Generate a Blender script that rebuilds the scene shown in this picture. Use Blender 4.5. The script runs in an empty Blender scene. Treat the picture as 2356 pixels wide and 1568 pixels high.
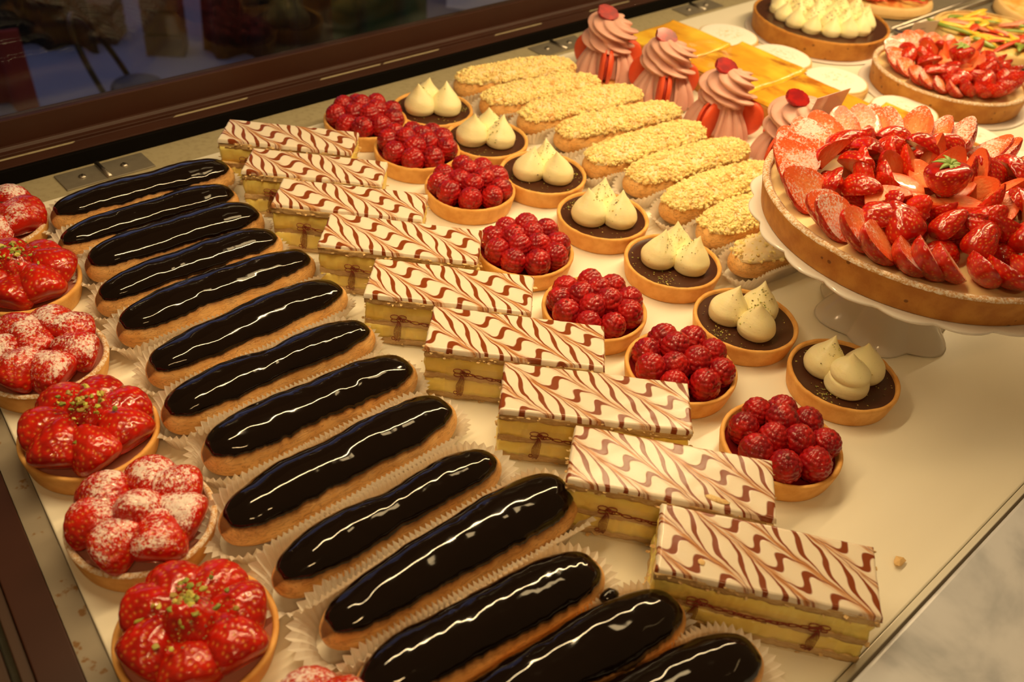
import bpy, math, random
import numpy as np
from mathutils import Matrix, Vector, Euler
PI = math.pi
S = 0.01                       # every length below is in centimetres; meshes are written in metres
rnd = random.Random(7)
scene = bpy.context.scene
COL = scene.collection

# ------------------------------------------------------------------ camera
F_PX, PITCH, ROLL, CAM_H, TH = 2187.44, 0.679633, -0.119117, 43.7065, math.radians(46.5)
def cam_axes():
    f = np.array([0, math.cos(PITCH), -math.sin(PITCH)]); x = np.array([1., 0, 0]); d = np.cross(f, x)
    if d[2] > 0: d = -d
    xr = math.cos(ROLL)*x+math.sin(ROLL)*d; dr = -math.sin(ROLL)*x+math.cos(ROLL)*d
    c, s = math.cos(TH), math.sin(TH)
    R = np.array([[c, s, 0], [-s, c, 0], [0, 0, 1]])
    return R@xr, R@dr, R@f
cx_, cy_, cf_ = cam_axes()
cam = bpy.data.cameras.new('camera'); cam_ob = bpy.data.objects.new('camera', cam); COL.objects.link(cam_ob)
m = Matrix.Identity(4)
for i in range(3):
    m[i][0] = cx_[i]; m[i][1] = -cy_[i]; m[i][2] = -cf_[i]
m[2][3] = CAM_H*S
cam_ob.matrix_world = m
cam.sensor_width = 36; cam.lens = F_PX/2356*36; cam.clip_start = 0.01; cam.clip_end = 100
cam.dof.use_dof = True; cam.dof.focus_distance = 0.66; cam.dof.aperture_fstop = cam.lens/1000/0.0036
scene.camera = cam_ob
scene.view_settings.view_transform = 'Standard'; scene.view_settings.look = 'None'
scene.view_settings.gamma = 1; scene.view_settings.exposure = 0.12
scene.view_settings.use_curve_mapping = False

# ------------------------------------------------------------------ light
w = bpy.data.worlds.new('shop_gloom'); scene.world = w; w.use_nodes = True
w.node_tree.nodes['Background'].inputs[0].default_value = (1.0, .56, .22, 1)
w.node_tree.nodes['Background'].inputs[1].default_value = 0.13
def area(name, loc, rot, sx, sy, power, col):
    l = bpy.data.lights.new(name, 'AREA'); l.shape = 'RECTANGLE'; l.size = sx*S; l.size_y = sy*S
    l.energy = power; l.color = col
    o = bpy.data.objects.new(name, l); COL.objects.link(o); o.location = Vector(loc)*S; o.rotation_euler = rot
    return o
WARM = (1.0, .71, .36)
area('strip_light', (98, 43, 47), (math.radians(2), 0, 0), 180, .9, 7.5, WARM)       # the long tube along the top of the case
area('warm_fill', (-30, -60, 130), (math.radians(-42), 0, math.radians(-25)), 34, 34, 19, (1, .64, .28))  # added warm fill from behind the viewer
area('warm_fill', (150, -70, 130), (math.radians(-42), 0, math.radians(35)), 34, 34, 13, (1, .64, .28))   # added warm fill, right of the pair behind the viewer
area('warm_fill', (120, 40, 170), (0, 0, 0), 30, 30, 2.5, (1, .70, .34))  # added soft fill overhead, above the right half
area('street_daylight', (120, 420, 150), (math.radians(90), 0, PI), 200, 60, 2.0, (.22, .42, 1.0))
area('street_daylight', (90, 300, 60), (0, 0, 0), 160, 120, 5, (.45, .55, 1.0))

# ------------------------------------------------------------------ object helpers
def link(o, parent=None):
    COL.objects.link(o)
    if parent is not None: o.parent = parent
    return o
def tag(o, label=None, cat=None, group=None, kind=None):
    if label: o['label'] = label
    if cat: o['category'] = cat
    if group: o['group'] = group
    if kind: o['kind'] = kind
    return o
def thing(name, label, cat, loc=(0, 0, 0), rz=0, group=None):
    o = bpy.data.objects.new(name, None); o.empty_display_size = .01; link(o)
    o.location = Vector(loc)*S; o.rotation_euler = (0, 0, rz)
    return tag(o, label, cat, group)
def make_mesh(name, V, F, mat, smooth=True, attrs=None):
    V = np.asarray(V, dtype=np.float64)*S
    me = bpy.data.meshes.new(name)
    if isinstance(F, np.ndarray): F = F.tolist()
    me.from_pydata(V.tolist(), [], F)
    if smooth: me.polygons.foreach_set('use_smooth', [True]*len(me.polygons))
    if attrs:
        for k, a in attrs.items():
            a = np.asarray(a, dtype=np.float32)
            if a.ndim == 1: a = np.column_stack([a, a, a])
            ca = me.color_attributes.new(k, 'FLOAT_COLOR', 'POINT')
            ca.data.foreach_set('color', np.column_stack([a, np.ones(len(a))]).astype(np.float32).ravel())
    if mat is not None: me.materials.append(mat)
    me.update()
    return me
def put(name, me, parent=None, loc=(0, 0, 0), rot=None, scale=None):
    o = bpy.data.objects.new(name, me); link(o, parent)
    o.location = Vector(loc)*S
    if rot is not None:
        if isinstance(rot, Matrix): o.rotation_euler = rot.to_euler()
        else: o.rotation_euler = rot
    if scale is not None: o.scale = (scale,)*3 if isinstance(scale, (int, float)) else scale
    return o
def grid_faces(nu, nv, closeu=False, closev=False, off=0):
    U = nu if closeu else nu-1; Vn = nv if closev else nv-1
    i, j = np.meshgrid(np.arange(U), np.arange(Vn), indexing='ij')
    i2, j2 = (i+1) % nu, (j+1) % nv
    return (np.stack([i*nv+j, i2*nv+j, i2*nv+j2, i*nv+j2], -1).reshape(-1, 4)+off)
class Geo:
    def __init__(s): s.V = []; s.F = []; s.n = 0; s.C = []
    def add(s, V, F, col=None):
        V = np.asarray(V, float); s.V.append(V)
        for f in (F.tolist() if isinstance(F, np.ndarray) else F): s.F.append([a+s.n for a in f])
        s.n += len(V)
        if col is not None: s.C.append(np.tile(np.array(col, float), (len(V), 1)))
        return s
    def mesh(s, name, mat, smooth=True):
        return make_mesh(name, np.concatenate(s.V), s.F, mat, smooth, {'col': np.concatenate(s.C)} if s.C else None)
CUBE_F = [[0, 3, 2, 1], [4, 5, 6, 7], [0, 1, 5, 4], [1, 2, 6, 5], [2, 3, 7, 6], [3, 0, 4, 7]]
def prism(poly, z0, z1):
    n = len(poly); V = [(x, y, z0) for x, y in poly]+[(x, y, z1) for x, y in poly]
    F = [list(range(n-1, -1, -1)), list(range(n, 2*n))]+[[i, (i+1) % n, n+(i+1) % n, n+i] for i in range(n)]
    return np.array(V, float), F
def box(x0, x1, y0, y1, z0, z1): return prism([(x0, y0), (x1, y0), (x1, y1), (x0, y1)], z0, z1)
def obj_box(name, args, mat, parent=None, bevel=0):
    V, F = box(*args); me = make_mesh(name, V, F, mat, False); o = put(name, me, parent)
    if bevel:
        b = o.modifiers.new('bevel', 'BEVEL'); b.width = bevel*S; b.segments = 2
    return o
def wob(P, freq=1.0, seed=0, octv=3):
    """smooth pseudo-noise in [-1,1], vectorised"""
    r = np.random.RandomState(seed); P = np.asarray(P, float); out = np.zeros(P.shape[:-1]); a = 1; tot = 0
    for o in range(octv):
        for _ in range(5):
            k = r.normal(size=P.shape[-1])*freq; out += a*np.sin(P@k+r.uniform(0, 6.28)); 
        tot += a*5*.6; a *= .5; freq *= 2.1
    return out/tot
def lathe(prof, n=96, closed=False, wobr=0, wobz=0, seed=0, wfreq=.8):
    prof = np.array(prof, float); t = np.linspace(0, 2*PI, n, endpoint=False)
    V = np.stack([prof[:, None, 0]*np.cos(t), prof[:, None, 0]*np.sin(t), np.repeat(prof[:, None, 1], n, 1)], -1)
    if wobr or wobz:
        c = np.stack([3*np.cos(t), 3*np.sin(t)], -1); a = wob(c, wfreq, seed); b = wob(c, wfreq, seed+1)
        V[..., :2] *= (1+wobr*a)[None, :, None]; V[..., 2] += wobz*b[None]*np.clip(prof[:, 1:2]/max(prof[:, 1].max(), .01), 0, 1)
    F = grid_faces(len(prof), n, closed, True)[:, ::-1]
    return V.reshape(-1, 3), F
def smooth_prof(pts, n=40):
    """Catmull-Rom through 2-D points"""
    p = np.array(pts, float); p = np.vstack([2*p[0]-p[1], p, 2*p[-1]-p[-2]]); out = []
    segs = len(p)-3
    for i in range(segs):
        for t in np.linspace(0, 1, max(2, n//segs), endpoint=False):
            a, b, c, d = p[i:i+4]
            out.append(.5*((2*b)+(-a+c)*t+(2*a-5*b+4*c-d)*t*t+(-a+3*b-3*c+d)*t**3))
    out.append(p[-2]); out = np.array(out); out[:, 0] = np.maximum(out[:, 0], 0)
    return out
def tube(P, r, n=10, flat=1.0, cap=True):
    """tube along points; r a number or a list"""
    P = np.array(P, float); r = np.broadcast_to(r, (len(P),)); T = np.gradient(P, axis=0); T /= np.linalg.norm(T, axis=1)[:, None]+1e-9
    up = np.array([0, 0, 1.]); V = []
    for p, t, rr in zip(P, T, r):
        a = np.cross(t, up); 
        if np.linalg.norm(a) < .05: a = np.cross(t, [1., 0, 0])
        a /= np.linalg.norm(a); b = np.cross(a, t)
        for k in range(n):
            q = 2*PI*k/n; V.append(p+rr*(a*math.cos(q)+b*math.sin(q)*flat))
    F = grid_faces(len(P), n, False, True).tolist()
    if cap: F += [list(range(n)), list(range((len(P)-1)*n, len(P)*n))[::-1]]
    return np.array(V), F
ICO = None
def ico(sub=1):
    import bmesh
    bm = bmesh.new(); bmesh.ops.create_icosphere(bm, subdivisions=sub, radius=1)
    V = np.array([v.co[:] for v in bm.verts]); F = [[v.index for v in f.verts] for f in bm.faces]; bm.free()
    return V, F
ICO0, ICO1 = ico(1), ico(2)
def dup(o, parent=None):
    c = o.copy(); link(c, parent)
    for ch in list(o.children): dup(ch, c)
    return c
def img(ax, ay):
    """right / away from the viewer -> world x, y"""
    c, s = math.cos(TH), math.sin(TH)
    return np.array([ax*c+ay*s, -ax*s+ay*c])

# ------------------------------------------------------------------ material helpers
class X:
    """a shader value with arithmetic"""
    def __init__(s, nt, sock): s.nt = nt; s.k = sock
    def _m(s, op, *a):
        n = s.nt.nodes.new('ShaderNodeMath'); n.operation = op
        for i, v in enumerate((s,)+a):
            if isinstance(v, X): s.nt.links.new(v.k, n.inputs[i])
            else: n.inputs[i].default_value = v
        return X(s.nt, n.outputs[0])
    def __add__(s, o): return s._m('ADD', o)
    def __sub__(s, o): return s._m('SUBTRACT', o)
    def __mul__(s, o): return s._m('MULTIPLY', o)
    def __truediv__(s, o): return s._m('DIVIDE', o)
    def __radd__(s, o): return s._m('ADD', o)
    def __rmul__(s, o): return s._m('MULTIPLY', o)
    def __rsub__(s, o): return (s*-1)._m('ADD', o)
    def abs(s): return s._m('ABSOLUTE')
    def fract(s): return s._m('FRACT')
    def floor(s): return s._m('FLOOR')
    def sin(s): return s._m('SINE')
    def pow(s, p): return s._m('POWER', p)
    def exp(s): return s._m('EXPONENT')
    def mod(s, p): return s._m('FLOORED_MODULO', p)
    def clamp(s):
        r = s._m('ADD', 0.0); r.k.node.use_clamp = True; return r
    def smooth(s, a, b):
        n = s.nt.nodes.new('ShaderNodeMapRange'); n.interpolation_type = 'SMOOTHSTEP'
        s.nt.links.new(s.k, n.inputs[0]); n.inputs[1].default_value = a; n.inputs[2].default_value = b
        return X(s.nt, n.outputs[0])
class Mat:
    def __init__(s, name):
        s.m = bpy.data.materials.new(name); s.m.use_nodes = True; s.nt = s.m.node_tree
        s.b = s.nt.nodes['Principled BSDF']; s.out = s.nt.nodes['Material Output']
        tc = s.nt.nodes.new('ShaderNodeTexCoord'); mp = s.nt.nodes.new('ShaderNodeVectorMath'); mp.operation = 'SCALE'
        s.nt.links.new(tc.outputs['Object'], mp.inputs[0]); mp.inputs['Scale'].default_value = 100
        oi = s.nt.nodes.new('ShaderNodeObjectInfo'); s.rand = X(s.nt, oi.outputs['Random'])
        s.P0 = mp.outputs[0]
        ad = s.nt.nodes.new('ShaderNodeVectorMath'); ad.operation = 'ADD'
        cb = s.nt.nodes.new('ShaderNodeCombineXYZ'); s.nt.links.new((s.rand*37.).k, cb.inputs[0]); s.nt.links.new((s.rand*91.).k, cb.inputs[1])
        s.nt.links.new(mp.outputs[0], ad.inputs[0]); s.nt.links.new(cb.outputs[0], ad.inputs[1]); s.P = ad.outputs[0]
    def xyz(s, src=None):
        n = s.nt.nodes.new('ShaderNodeSeparateXYZ'); s.nt.links.new(src or s.P0, n.inputs[0])
        return [X(s.nt, o) for o in n.outputs]
    def noise(s, scale, detail=3, rough=.5, stretch=None, dist=0, local=False):
        n = s.nt.nodes.new('ShaderNodeTexNoise'); v = s.P0 if local else s.P
        if stretch:
            q = s.nt.nodes.new('ShaderNodeVectorMath'); q.operation = 'MULTIPLY'; s.nt.links.new(v, q.inputs[0]); q.inputs[1].default_value = stretch; v = q.outputs[0]
        s.nt.links.new(v, n.inputs['Vector']); n.inputs['Scale'].default_value = scale; n.inputs['Detail'].default_value = detail
        n.inputs['Roughness'].default_value = rough; n.inputs['Distortion'].default_value = dist
        return X(s.nt, n.outputs['Fac'])
    def vor(s, scale, feature='F1'):
        n = s.nt.nodes.new('ShaderNodeTexVoronoi'); n.feature = feature; s.nt.links.new(s.P, n.inputs['Vector']); n.inputs['Scale'].default_value = scale
        return X(s.nt, n.outputs['Distance'])
    def attr(s, name, sep=True):
        n = s.nt.nodes.new('ShaderNodeVertexColor'); n.layer_name = name
        if not sep: return n.outputs['Color']
        q = s.nt.nodes.new('ShaderNodeSeparateColor'); s.nt.links.new(n.outputs['Color'], q.inputs[0])
        return [X(s.nt, o) for o in q.outputs]
    def col(s, c):
        if isinstance(c, tuple):
            n = s.nt.nodes.new('ShaderNodeRGB'); n.outputs[0].default_value = (*c, 1); return n.outputs[0]
        return c
    def mix(s, f, a, b):
        n = s.nt.nodes.new('ShaderNodeMix'); n.data_type = 'RGBA'; n.clamp_factor = True
        if isinstance(f, X): s.nt.links.new(f.k, n.inputs['Factor'])
        else: n.inputs['Factor'].default_value = f
        s.nt.links.new(s.col(a), n.inputs['A']); s.nt.links.new(s.col(b), n.inputs['B'])
        for o in n.outputs:
            if o.type == 'RGBA': return o
    def nz(s):
        g = s.nt.nodes.new('ShaderNodeNewGeometry'); return s.xyz(g.outputs['Normal'])[2]
    def base(s, c): s.nt.links.new(s.col(c), s.b.inputs['Base Color']); return s
    def set(s, **k):
        N = dict(rough='Roughness', metal='Metallic', coat='Coat Weight', coatr='Coat Roughness', sss='Subsurface Weight', spec='Specular IOR Level', trans='Transmission Weight', ior='IOR', sheen='Sheen Weight')
        for a, v in k.items():
            i = s.b.inputs[N[a]]
            if isinstance(v, X): s.nt.links.new(v.k, i)
            else: i.default_value = v
        return s
    def sss(s, wt, rad, scale=1.0):
        s.b.inputs['Subsurface Weight'].default_value = wt; s.b.inputs['Subsurface Radius'].default_value = rad; s.b.inputs['Subsurface Scale'].default_value = scale*S; return s
    def bump(s, h, dist=.05, strength=1.0):
        n = s.nt.nodes.new('ShaderNodeBump'); s.nt.links.new(h.k, n.inputs['Height']); n.inputs['Distance'].default_value = dist*S; n.inputs['Strength'].default_value = strength
        s.nt.links.new(n.outputs[0], s.b.inputs['Normal']); return s
M = {}
def mat(name): M[name] = Mat(name); return M[name]

a = mat('tray_cream'); a.base(a.mix(a.noise(.08, 2), (.86, .82, .68), (.90, .87, .76))).set(rough=.22, spec=.4); a.bump(a.noise(.25, 2)*.6+a.noise(25, 1)*.02, .25, .12)
a = mat('ledge'); a.base(a.mix(a.noise(2, 5).smooth(.4, .9), (.40, .35, .22), (.30, .25, .15))).set(rough=.4)
a = mat('ledge_stained'); st = a.noise(.9, 3, .6).smooth(.60, .68); a.base(a.mix(st, a.mix(a.noise(.3, 4), (.34, .30, .23), (.24, .20, .15)), (.20, .10, .025))).set(rough=.4)
a = mat('brown_lacquer'); a.base(a.mix(a.noise(.15, 2), (.034, .010, .005), (.050, .015, .007))).set(rough=.40, spec=.4)
a = mat('black_rubber'); a.base((.0025, .0018, .0012)).set(rough=.7, spec=.08)
a = mat('dark_wood'); a.base((.05, .022, .01)).set(rough=.5)
a = mat('steel'); a.base((.50, .46, .40)).set(metal=1, rough=.33)
a = mat('worn_steel'); a.base(a.mix(a.noise(1.5, 4), (.30, .27, .22), (.42, .38, .30))).set(metal=.7, rough=.45)
a = mat('marble'); v = a.noise(.11, 5, .55, dist=.6); a.base(a.mix(v.smooth(.42, .72), (.62, .65, .72), (.33, .36, .42))).set(rough=.25)  # cool tint stands in for neutral light on the counter
a = mat('card_white'); a.base((.80, .74, .70)).set(rough=.5)
a = mat('price_paper'); a.base((.80, .66, .62)).set(rough=.5)
tr = a.nt.nodes.new('ShaderNodeBsdfTranslucent'); tr.inputs[0].default_value = (.85, .55, .48, 1); mx = a.nt.nodes.new('ShaderNodeMixShader'); mx.inputs[0].default_value = .5
a.nt.links.new(a.b.outputs[0], mx.inputs[1]); a.nt.links.new(tr.outputs[0], mx.inputs[2]); a.nt.links.new(mx.outputs[0], a.out.inputs[0])
a = mat('ink'); a.base((.25, .15, .13)).set(rough=.6)
a = mat('crust'); n1 = a.noise(1.1, 4); n2 = a.noise(9, 4, .7)
a.base(a.mix(n2.smooth(.62, .8)*.6, a.mix(n1.smooth(.3, .75), (.86, .48, .14), (.72, .34, .075)), (.42, .18, .045))).set(rough=.55, spec=.3).bump(n2*.5+a.noise(3, 2)*.7, .06, .55)
a = mat('crust_dark'); n1 = a.noise(.7, 4); n2 = a.noise(7, 4, .7); pit = a.vor(.9).smooth(.10, .16); pit = pit*-1.0+1.0
a.base(a.mix(pit*.8, a.mix(n2.smooth(.6, .78)*.6, a.mix(n1.smooth(.3, .7), (.62, .29, .055), (.46, .18, .03)), (.28, .10, .02)), (.16, .06, .015))).set(rough=.6, spec=.3).bump(n2*.5-pit*1.0, .07, .6)
a = mat('crust_sugared'); n2 = a.noise(5, 4, .8); a.base(a.mix(n2.smooth(.40, .62), (.62, .33, .11), (.88, .80, .68))).set(rough=.8).bump(n2, .08, .8)
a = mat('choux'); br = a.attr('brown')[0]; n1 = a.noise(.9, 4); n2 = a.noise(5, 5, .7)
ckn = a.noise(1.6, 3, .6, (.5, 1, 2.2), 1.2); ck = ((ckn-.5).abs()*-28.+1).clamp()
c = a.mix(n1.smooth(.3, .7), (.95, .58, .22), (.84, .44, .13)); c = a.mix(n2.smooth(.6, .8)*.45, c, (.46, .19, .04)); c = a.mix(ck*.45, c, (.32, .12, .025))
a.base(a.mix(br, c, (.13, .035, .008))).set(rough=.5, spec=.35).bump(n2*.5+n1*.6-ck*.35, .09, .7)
a = mat('choc_glaze'); nb = a.noise(.42, 2, .4); nf = a.noise(6, 2).smooth(.66, .8)
a.base((.0055, .0022, .0012)).set(rough=.07, spec=.40, coat=.15, coatr=.03).bump(nb*1.0+nf*.01, .20, .20)
a = mat('filling_choc'); a.base(a.mix(a.noise(1.5, 3), (.052, .016, .008), (.075, .024, .012))).set(rough=.28, spec=.4).bump(a.noise(1.2, 2), .03, .4)
a = mat('paper'); a.base((.88, .84, .76)).set(rough=.6, spec=.2)
tr = a.nt.nodes.new('ShaderNodeBsdfTranslucent'); tr.inputs[0].default_value = (.9, .82, .68, 1); mx = a.nt.nodes.new('ShaderNodeMixShader'); mx.inputs[0].default_value = .35
a.nt.links.new(a.b.outputs[0], mx.inputs[1]); a.nt.links.new(tr.outputs[0], mx.inputs[2]); a.nt.links.new(mx.outputs[0], a.out.inputs[0])
a = mat('porcelain'); a.base((.82, .78, .72)).set(rough=.12, spec=.5)
a = mat('puff'); n1 = a.noise(3.2, 5, .75, (.6, .6, 5)); n2 = a.noise(9, 3, .7, (1, 1, 2.5))
a.base(a.mix(n1.smooth(.35, .68), (.97, .72, .34), (.74, .43, .16))).set(rough=.65).bump(n1+n2*.5, .13, 1.0)
a = mat('custard'); a.base(a.mix(a.noise(1.2, 3), (1.0, .84, .27), (.96, .70, .15))).set(rough=.32).sss(.3, (1, .7, .25), .4); a.bump(a.noise(1.6, 3), .1, .5)
a = mat('cream'); a.base(a.mix(a.noise(14, 2).smooth(.68, .74)*.55, (.97, .88, .52), (.42, .34, .08))).set(rough=.42).sss(.25, (1, .8, .4), .4); a.bump(a.noise(2.2, 2, .5, (1, 1, 2.5)), .06, .35)
a = mat('crumbs_green'); a.base(a.attr('col', False)).set(rough=.5)
a = mat('pastel_crumb'); a.base(a.mix(a.noise(.9, 3).smooth(.52, .75), a.attr('col', False), (.78, .46, .15))).set(rough=.8)
a = mat('fondant_coffee'); a.base(a.mix(a.noise(1.2, 3).smooth(.4, .7), (.88, .74, .48), (.86, .64, .32))).set(rough=.5).sss(.2, (1, .7, .4), .3); a.bump(a.noise(2.5, 4), .1, .6)
a = mat('raspberry'); n1 = a.noise(1.4, 3)
cc = a.mix(a.rand, (.34, .005, .010), (.20, .003, .010)); a.base(a.mix(n1.smooth(.35, .7), cc, (.50, .010, .008))).set(rough=.34, coat=.35, coatr=.12, spec=.35).sss(.2, (1, .2, .1), .2)
a = mat('glaze_drop'); a.base((.9, .5, .4)).set(rough=.03, trans=.95, ior=1.38)
def berry(name, dust, gloss, base1=(.60, .009, .003), base2=(.34, .004, .003)):
    a = mat(name); sd, cut, rad = a.attr('berry')
    n1 = a.noise(.9, 2); skin = a.mix(n1.smooth(.3, .7), base1, base2); skin = a.mix(a.rand*.4, skin, (.72, .03, .006))
    skin = a.mix(sd*.8, skin, (.80, .34, .05))
    fl = a.noise(1.6, 3, .6, (3, 3, .9)); flesh = a.mix(rad.smooth(.0, .22), (.62, .015, .006), (.88, .15, .04)); flesh = a.mix((rad*1.3+fl-.95).smooth(.1, .8)*.65, flesh, (.96, .45, .17))
    c = a.mix(cut.smooth(.4, .6), skin, flesh)
    if dust:
        nn = a.noise(5.5, 5, .72); up = a.nz(); big = a.noise(.5, 2, .5)
        k = (nn*1.25+up*.30+(big-.5)*.85+(cut*.02)).smooth(.92-.10*dust, 1.15-.10*dust)
        c = a.mix(k*.9, c, (.93, .84, .80)); a.set(rough=k*.5+.25)
        a.set(coat=.25)
    else:
        a.set(rough=.2, coat=.5, coatr=.04)
    a.base(c).set(spec=.45).sss(.06, (1, .2, .1), .3); a.bump(a.noise(4, 3)*.9+sd*.3, .07, .6)
berry('strawberry_skin', 0, 1); berry('strawberry_dusted', 1, 0); berry('strawberry_lightly_dusted', .55, 0); berry('strawberry_light', 0, 1, (.80, .035, .008), (.68, .018, .006))
a = mat('leaf'); a.base(a.mix(a.noise(2, 2), (.20, .33, .05), (.38, .50, .13))).set(rough=.45)
a = mat('pink_cream'); a.base(a.mix(a.noise(1, 2), (.76, .44, .36), (.70, .38, .31))).set(rough=.45).sss(.2, (1, .5, .3), .3)
a = mat('macaron'); a.base(a.mix(a.noise(6, 2), (.86, .115, .035), (.78, .09, .03))).set(rough=.5)
a = mat('macaron_fill'); a.base((.45, .05, .03)).set(rough=.5)
a = mat('flan_top'); n1 = a.noise(.35, 4, .6, (1, .45, 1)); n2 = a.noise(.22, 2)
a.base(a.mix(n1.smooth(.50, .72), a.mix(n2.smooth(.35, .6), (1.0, .68, .06), (.90, .45, .03)), (.46, .13, .015))).set(rough=.12, coat=.6).bump(a.noise(.9, 3), .12, .4)
a = mat('flan_side'); a.base(a.mix(a.noise(1.2, 4), (.66, .34, .07), (.42, .17, .03))).set(rough=.6).bump(a.noise(4, 3), .06, .5)
a = mat('powder_top'); n = a.noise(2.2, 5, .7); r_ = a.xyz(); rr = (r_[0]*r_[0]+r_[1]*r_[1]*1.5).pow(.5)
a.base(a.mix((n.smooth(.50, .62))*((rr*-.45+1.2).clamp()), (.93, .90, .84), (.66, .50, .25))).set(rough=.8).bump(n, .08, .5)
a = mat('tart_cream'); a.base((.90, .70, .34)).set(rough=.45)
a = mat('jam'); a.base((.22, .012, .012)).set(rough=.2)
a = mat('pink_cream_base'); a.base((.62, .25, .18)).set(rough=.35)
a = mat('dough'); a.base(a.mix(a.noise(.6, 4), (.84, .62, .30), (.68, .40, .13))).set(rough=.6).bump(a.noise(1.5, 4), .1, .6)
a = mat('pizza_sauce'); n = a.noise(.5, 4, .6); a.base(a.mix(n.smooth(.35, .65), (.80, .55, .16), (.62, .10, .02))).set(rough=.35).bump(a.noise(1.2, 4), .25, .9)
a = mat('cheese'); n = a.noise(.5, 4, .6); a.base(a.mix(n.smooth(.4, .65), (.82, .66, .25), (.74, .36, .07))).set(rough=.35).bump(a.noise(1.2, 4), .25, .9)
for nm, c in (('pepper_red', (.66, .06, .02)), ('pepper_yellow', (.88, .58, .06)), ('pepper_green', (.24, .34, .05)), ('ham_pink', (.76, .28, .18))):
    a = mat(nm); a.base(c).set(rough=.25)
a = mat('olive'); a.base((.01, .012, .015)).set(rough=.15)
a = mat('print_ink'); a.base((.26, .038, .015)).set(rough=.4)
a = mat('pavement'); a.base(a.mix(a.noise(.03, 3), (.16, .18, .26), (.24, .27, .38))).set(rough=.75)
a = mat('seat_blue'); a.base((.015, .025, .06)).set(rough=.5)
a = mat('black_paint'); a.base((.006, .006, .008)).set(rough=.4)
a = mat('crate_brown'); a.base((.10, .065, .04)).set(rough=.7)
a = mat('cloth_green'); a.base((.02, .10, .05)).set(rough=.9)
a = mat('cloth_red'); a.base((.30, .05, .05)).set(rough=.9)
a = mat('cloth_dark'); a.base((.015, .016, .012)).set(rough=.9)
a = mat('lit_patch_pale'); a.base((.75, .80, .90)).set(rough=.6)  # blue-white of a lit patch put into the base colour
# clear panes: a plain dielectric surface made of a clear and a mirror share
def clear(name, tint, refl, milk=0):
    a = mat(name); nt = a.nt; nt.nodes.remove(a.b)
    t = nt.nodes.new('ShaderNodeBsdfTransparent'); t.inputs[0].default_value = (*tint, 1); g = nt.nodes.new('ShaderNodeBsdfGlossy'); g.inputs['Roughness'].default_value = refl
    fr = nt.nodes.new('ShaderNodeLayerWeight'); fr.inputs[0].default_value = .5; fr = (X(nt, fr.outputs['Facing']).pow(5.0)*.9+.035).k.node; mx = nt.nodes.new('ShaderNodeMixShader')
    nt.links.new(fr.outputs[0], mx.inputs[0]); nt.links.new(t.outputs[0], mx.inputs[1]); nt.links.new(g.outputs[0], mx.inputs[2]); last = mx
    if milk:
        d = nt.nodes.new('ShaderNodeBsdfDiffuse'); d.inputs[0].default_value = (.9, .85, .75, 1); m2 = nt.nodes.new('ShaderNodeMixShader'); m2.inputs[0].default_value = milk
        nt.links.new(mx.outputs[0], m2.inputs[1]); nt.links.new(d.outputs[0], m2.inputs[2]); last = m2
    nt.links.new(last.outputs[0], a.out.inputs[0])
clear('pane', (.80, .82, .84), .02); clear('film', (.99, .97, .93), .06, .03)
# feathered icing: brown stripes dragged to and fro along slanting lines
a = mat('feather_icing'); x, y, z = a.xyz(); L = a.noise(.30, 2, .5, local=False); L2 = a.noise(.7, 2, .5)
DA = math.radians(-37); dx, dy = math.cos(DA), math.sin(DA)
xs = x+a.rand*9.0+(L-.5)*1.0; ys = y+(L2-.5)*.5
u = (xs*(-dy)+ys*dx)/1.85                       # distance across the drag lines, in line spacings
k = u.floor(); t = (u-k-.5)*2.0                  # -1..1 between two lines; lines lie at the ends
tt = t.abs()
alt = ((k+(t._m('GREATER_THAN', 0.0))).mod(2.0))*2.0-1.0   # which way the nearest line was dragged
disp = (tt.pow(4.5)*.85+tt*tt*.28)*alt
ph = (xs+ys*.12-disp*1.5)/1.16
w_ = (ph.fract()-.5).abs()*2.0                 # 0 mid stripe .. 1 between stripes
width = (a.noise(.6, 2)-.5)*.30+.30
stripe = (w_-width).smooth(.07, -.07)
near = tt.smooth(.70, 1.0)
rot = a.nt.nodes.new('ShaderNodeVectorRotate'); rot.rotation_type = 'Z_AXIS'; rot.inputs['Angle'].default_value = -DA; a.nt.links.new(a.P, rot.inputs['Vector'])
keep = a.P; a.P = rot.outputs[0]; streak = a.noise(1.0, 3, .6, (.35, 6.5, 1)).smooth(.38, .62); a.P = keep
tan_ = tt.pow(4)*.45+tt.smooth(.55, .95)*streak*.8
c = a.mix(tan_, (.84, .75, .61), (.56, .26, .10)); c = a.mix(stripe*(near*-.5+1.0), c, (.24, .050, .010))
a.base(c).set(rough=.22, spec=.4).sss(.12, (1, .7, .45), .12); a.bump(stripe*-.5+a.noise(6, 3)*.35, .04, .5)
def mm(n): return M[n].m

# ------------------------------------------------------------------ the case
def obj_prism(name, poly, z0, z1, mat_, parent=None, bevel=0):
    V, F = prism(poly, z0, z1); o = put(name, make_mesh(name, V, F, mat_, False), parent)
    if bevel:
        b = o.modifiers.new('bevel', 'BEVEL'); b.width = bevel*S; b.segments = 3
    return o
LX = lambda Y: 8.1+.113*(Y-48.5)              # left edge of the serving board
YB, YF, XR = 73.3, 6.2, 175
tag(obj_prism('serving_board', [(LX(YF), YF), (XR, YF), (XR, YB), (LX(YB), YB)], -1.2, 0, mm('tray_cream'), bevel=.12),
    'wide glossy cream serving board lying under all the pastries', 'tray')
tag(obj_prism('floor', [(-20, 5.4), (XR, 5.4), (XR, 77.6), (-20, 77.6)], -2.2, -1.2, mm('ledge')), kind='structure')
tag(obj_prism('trim_1', [(LX(YB)+.2, YB+.05), (XR, YB+.05), (XR, 77.3), (5, 77.3)], -1.2, -.12, mm('ledge')), kind='structure')
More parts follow.
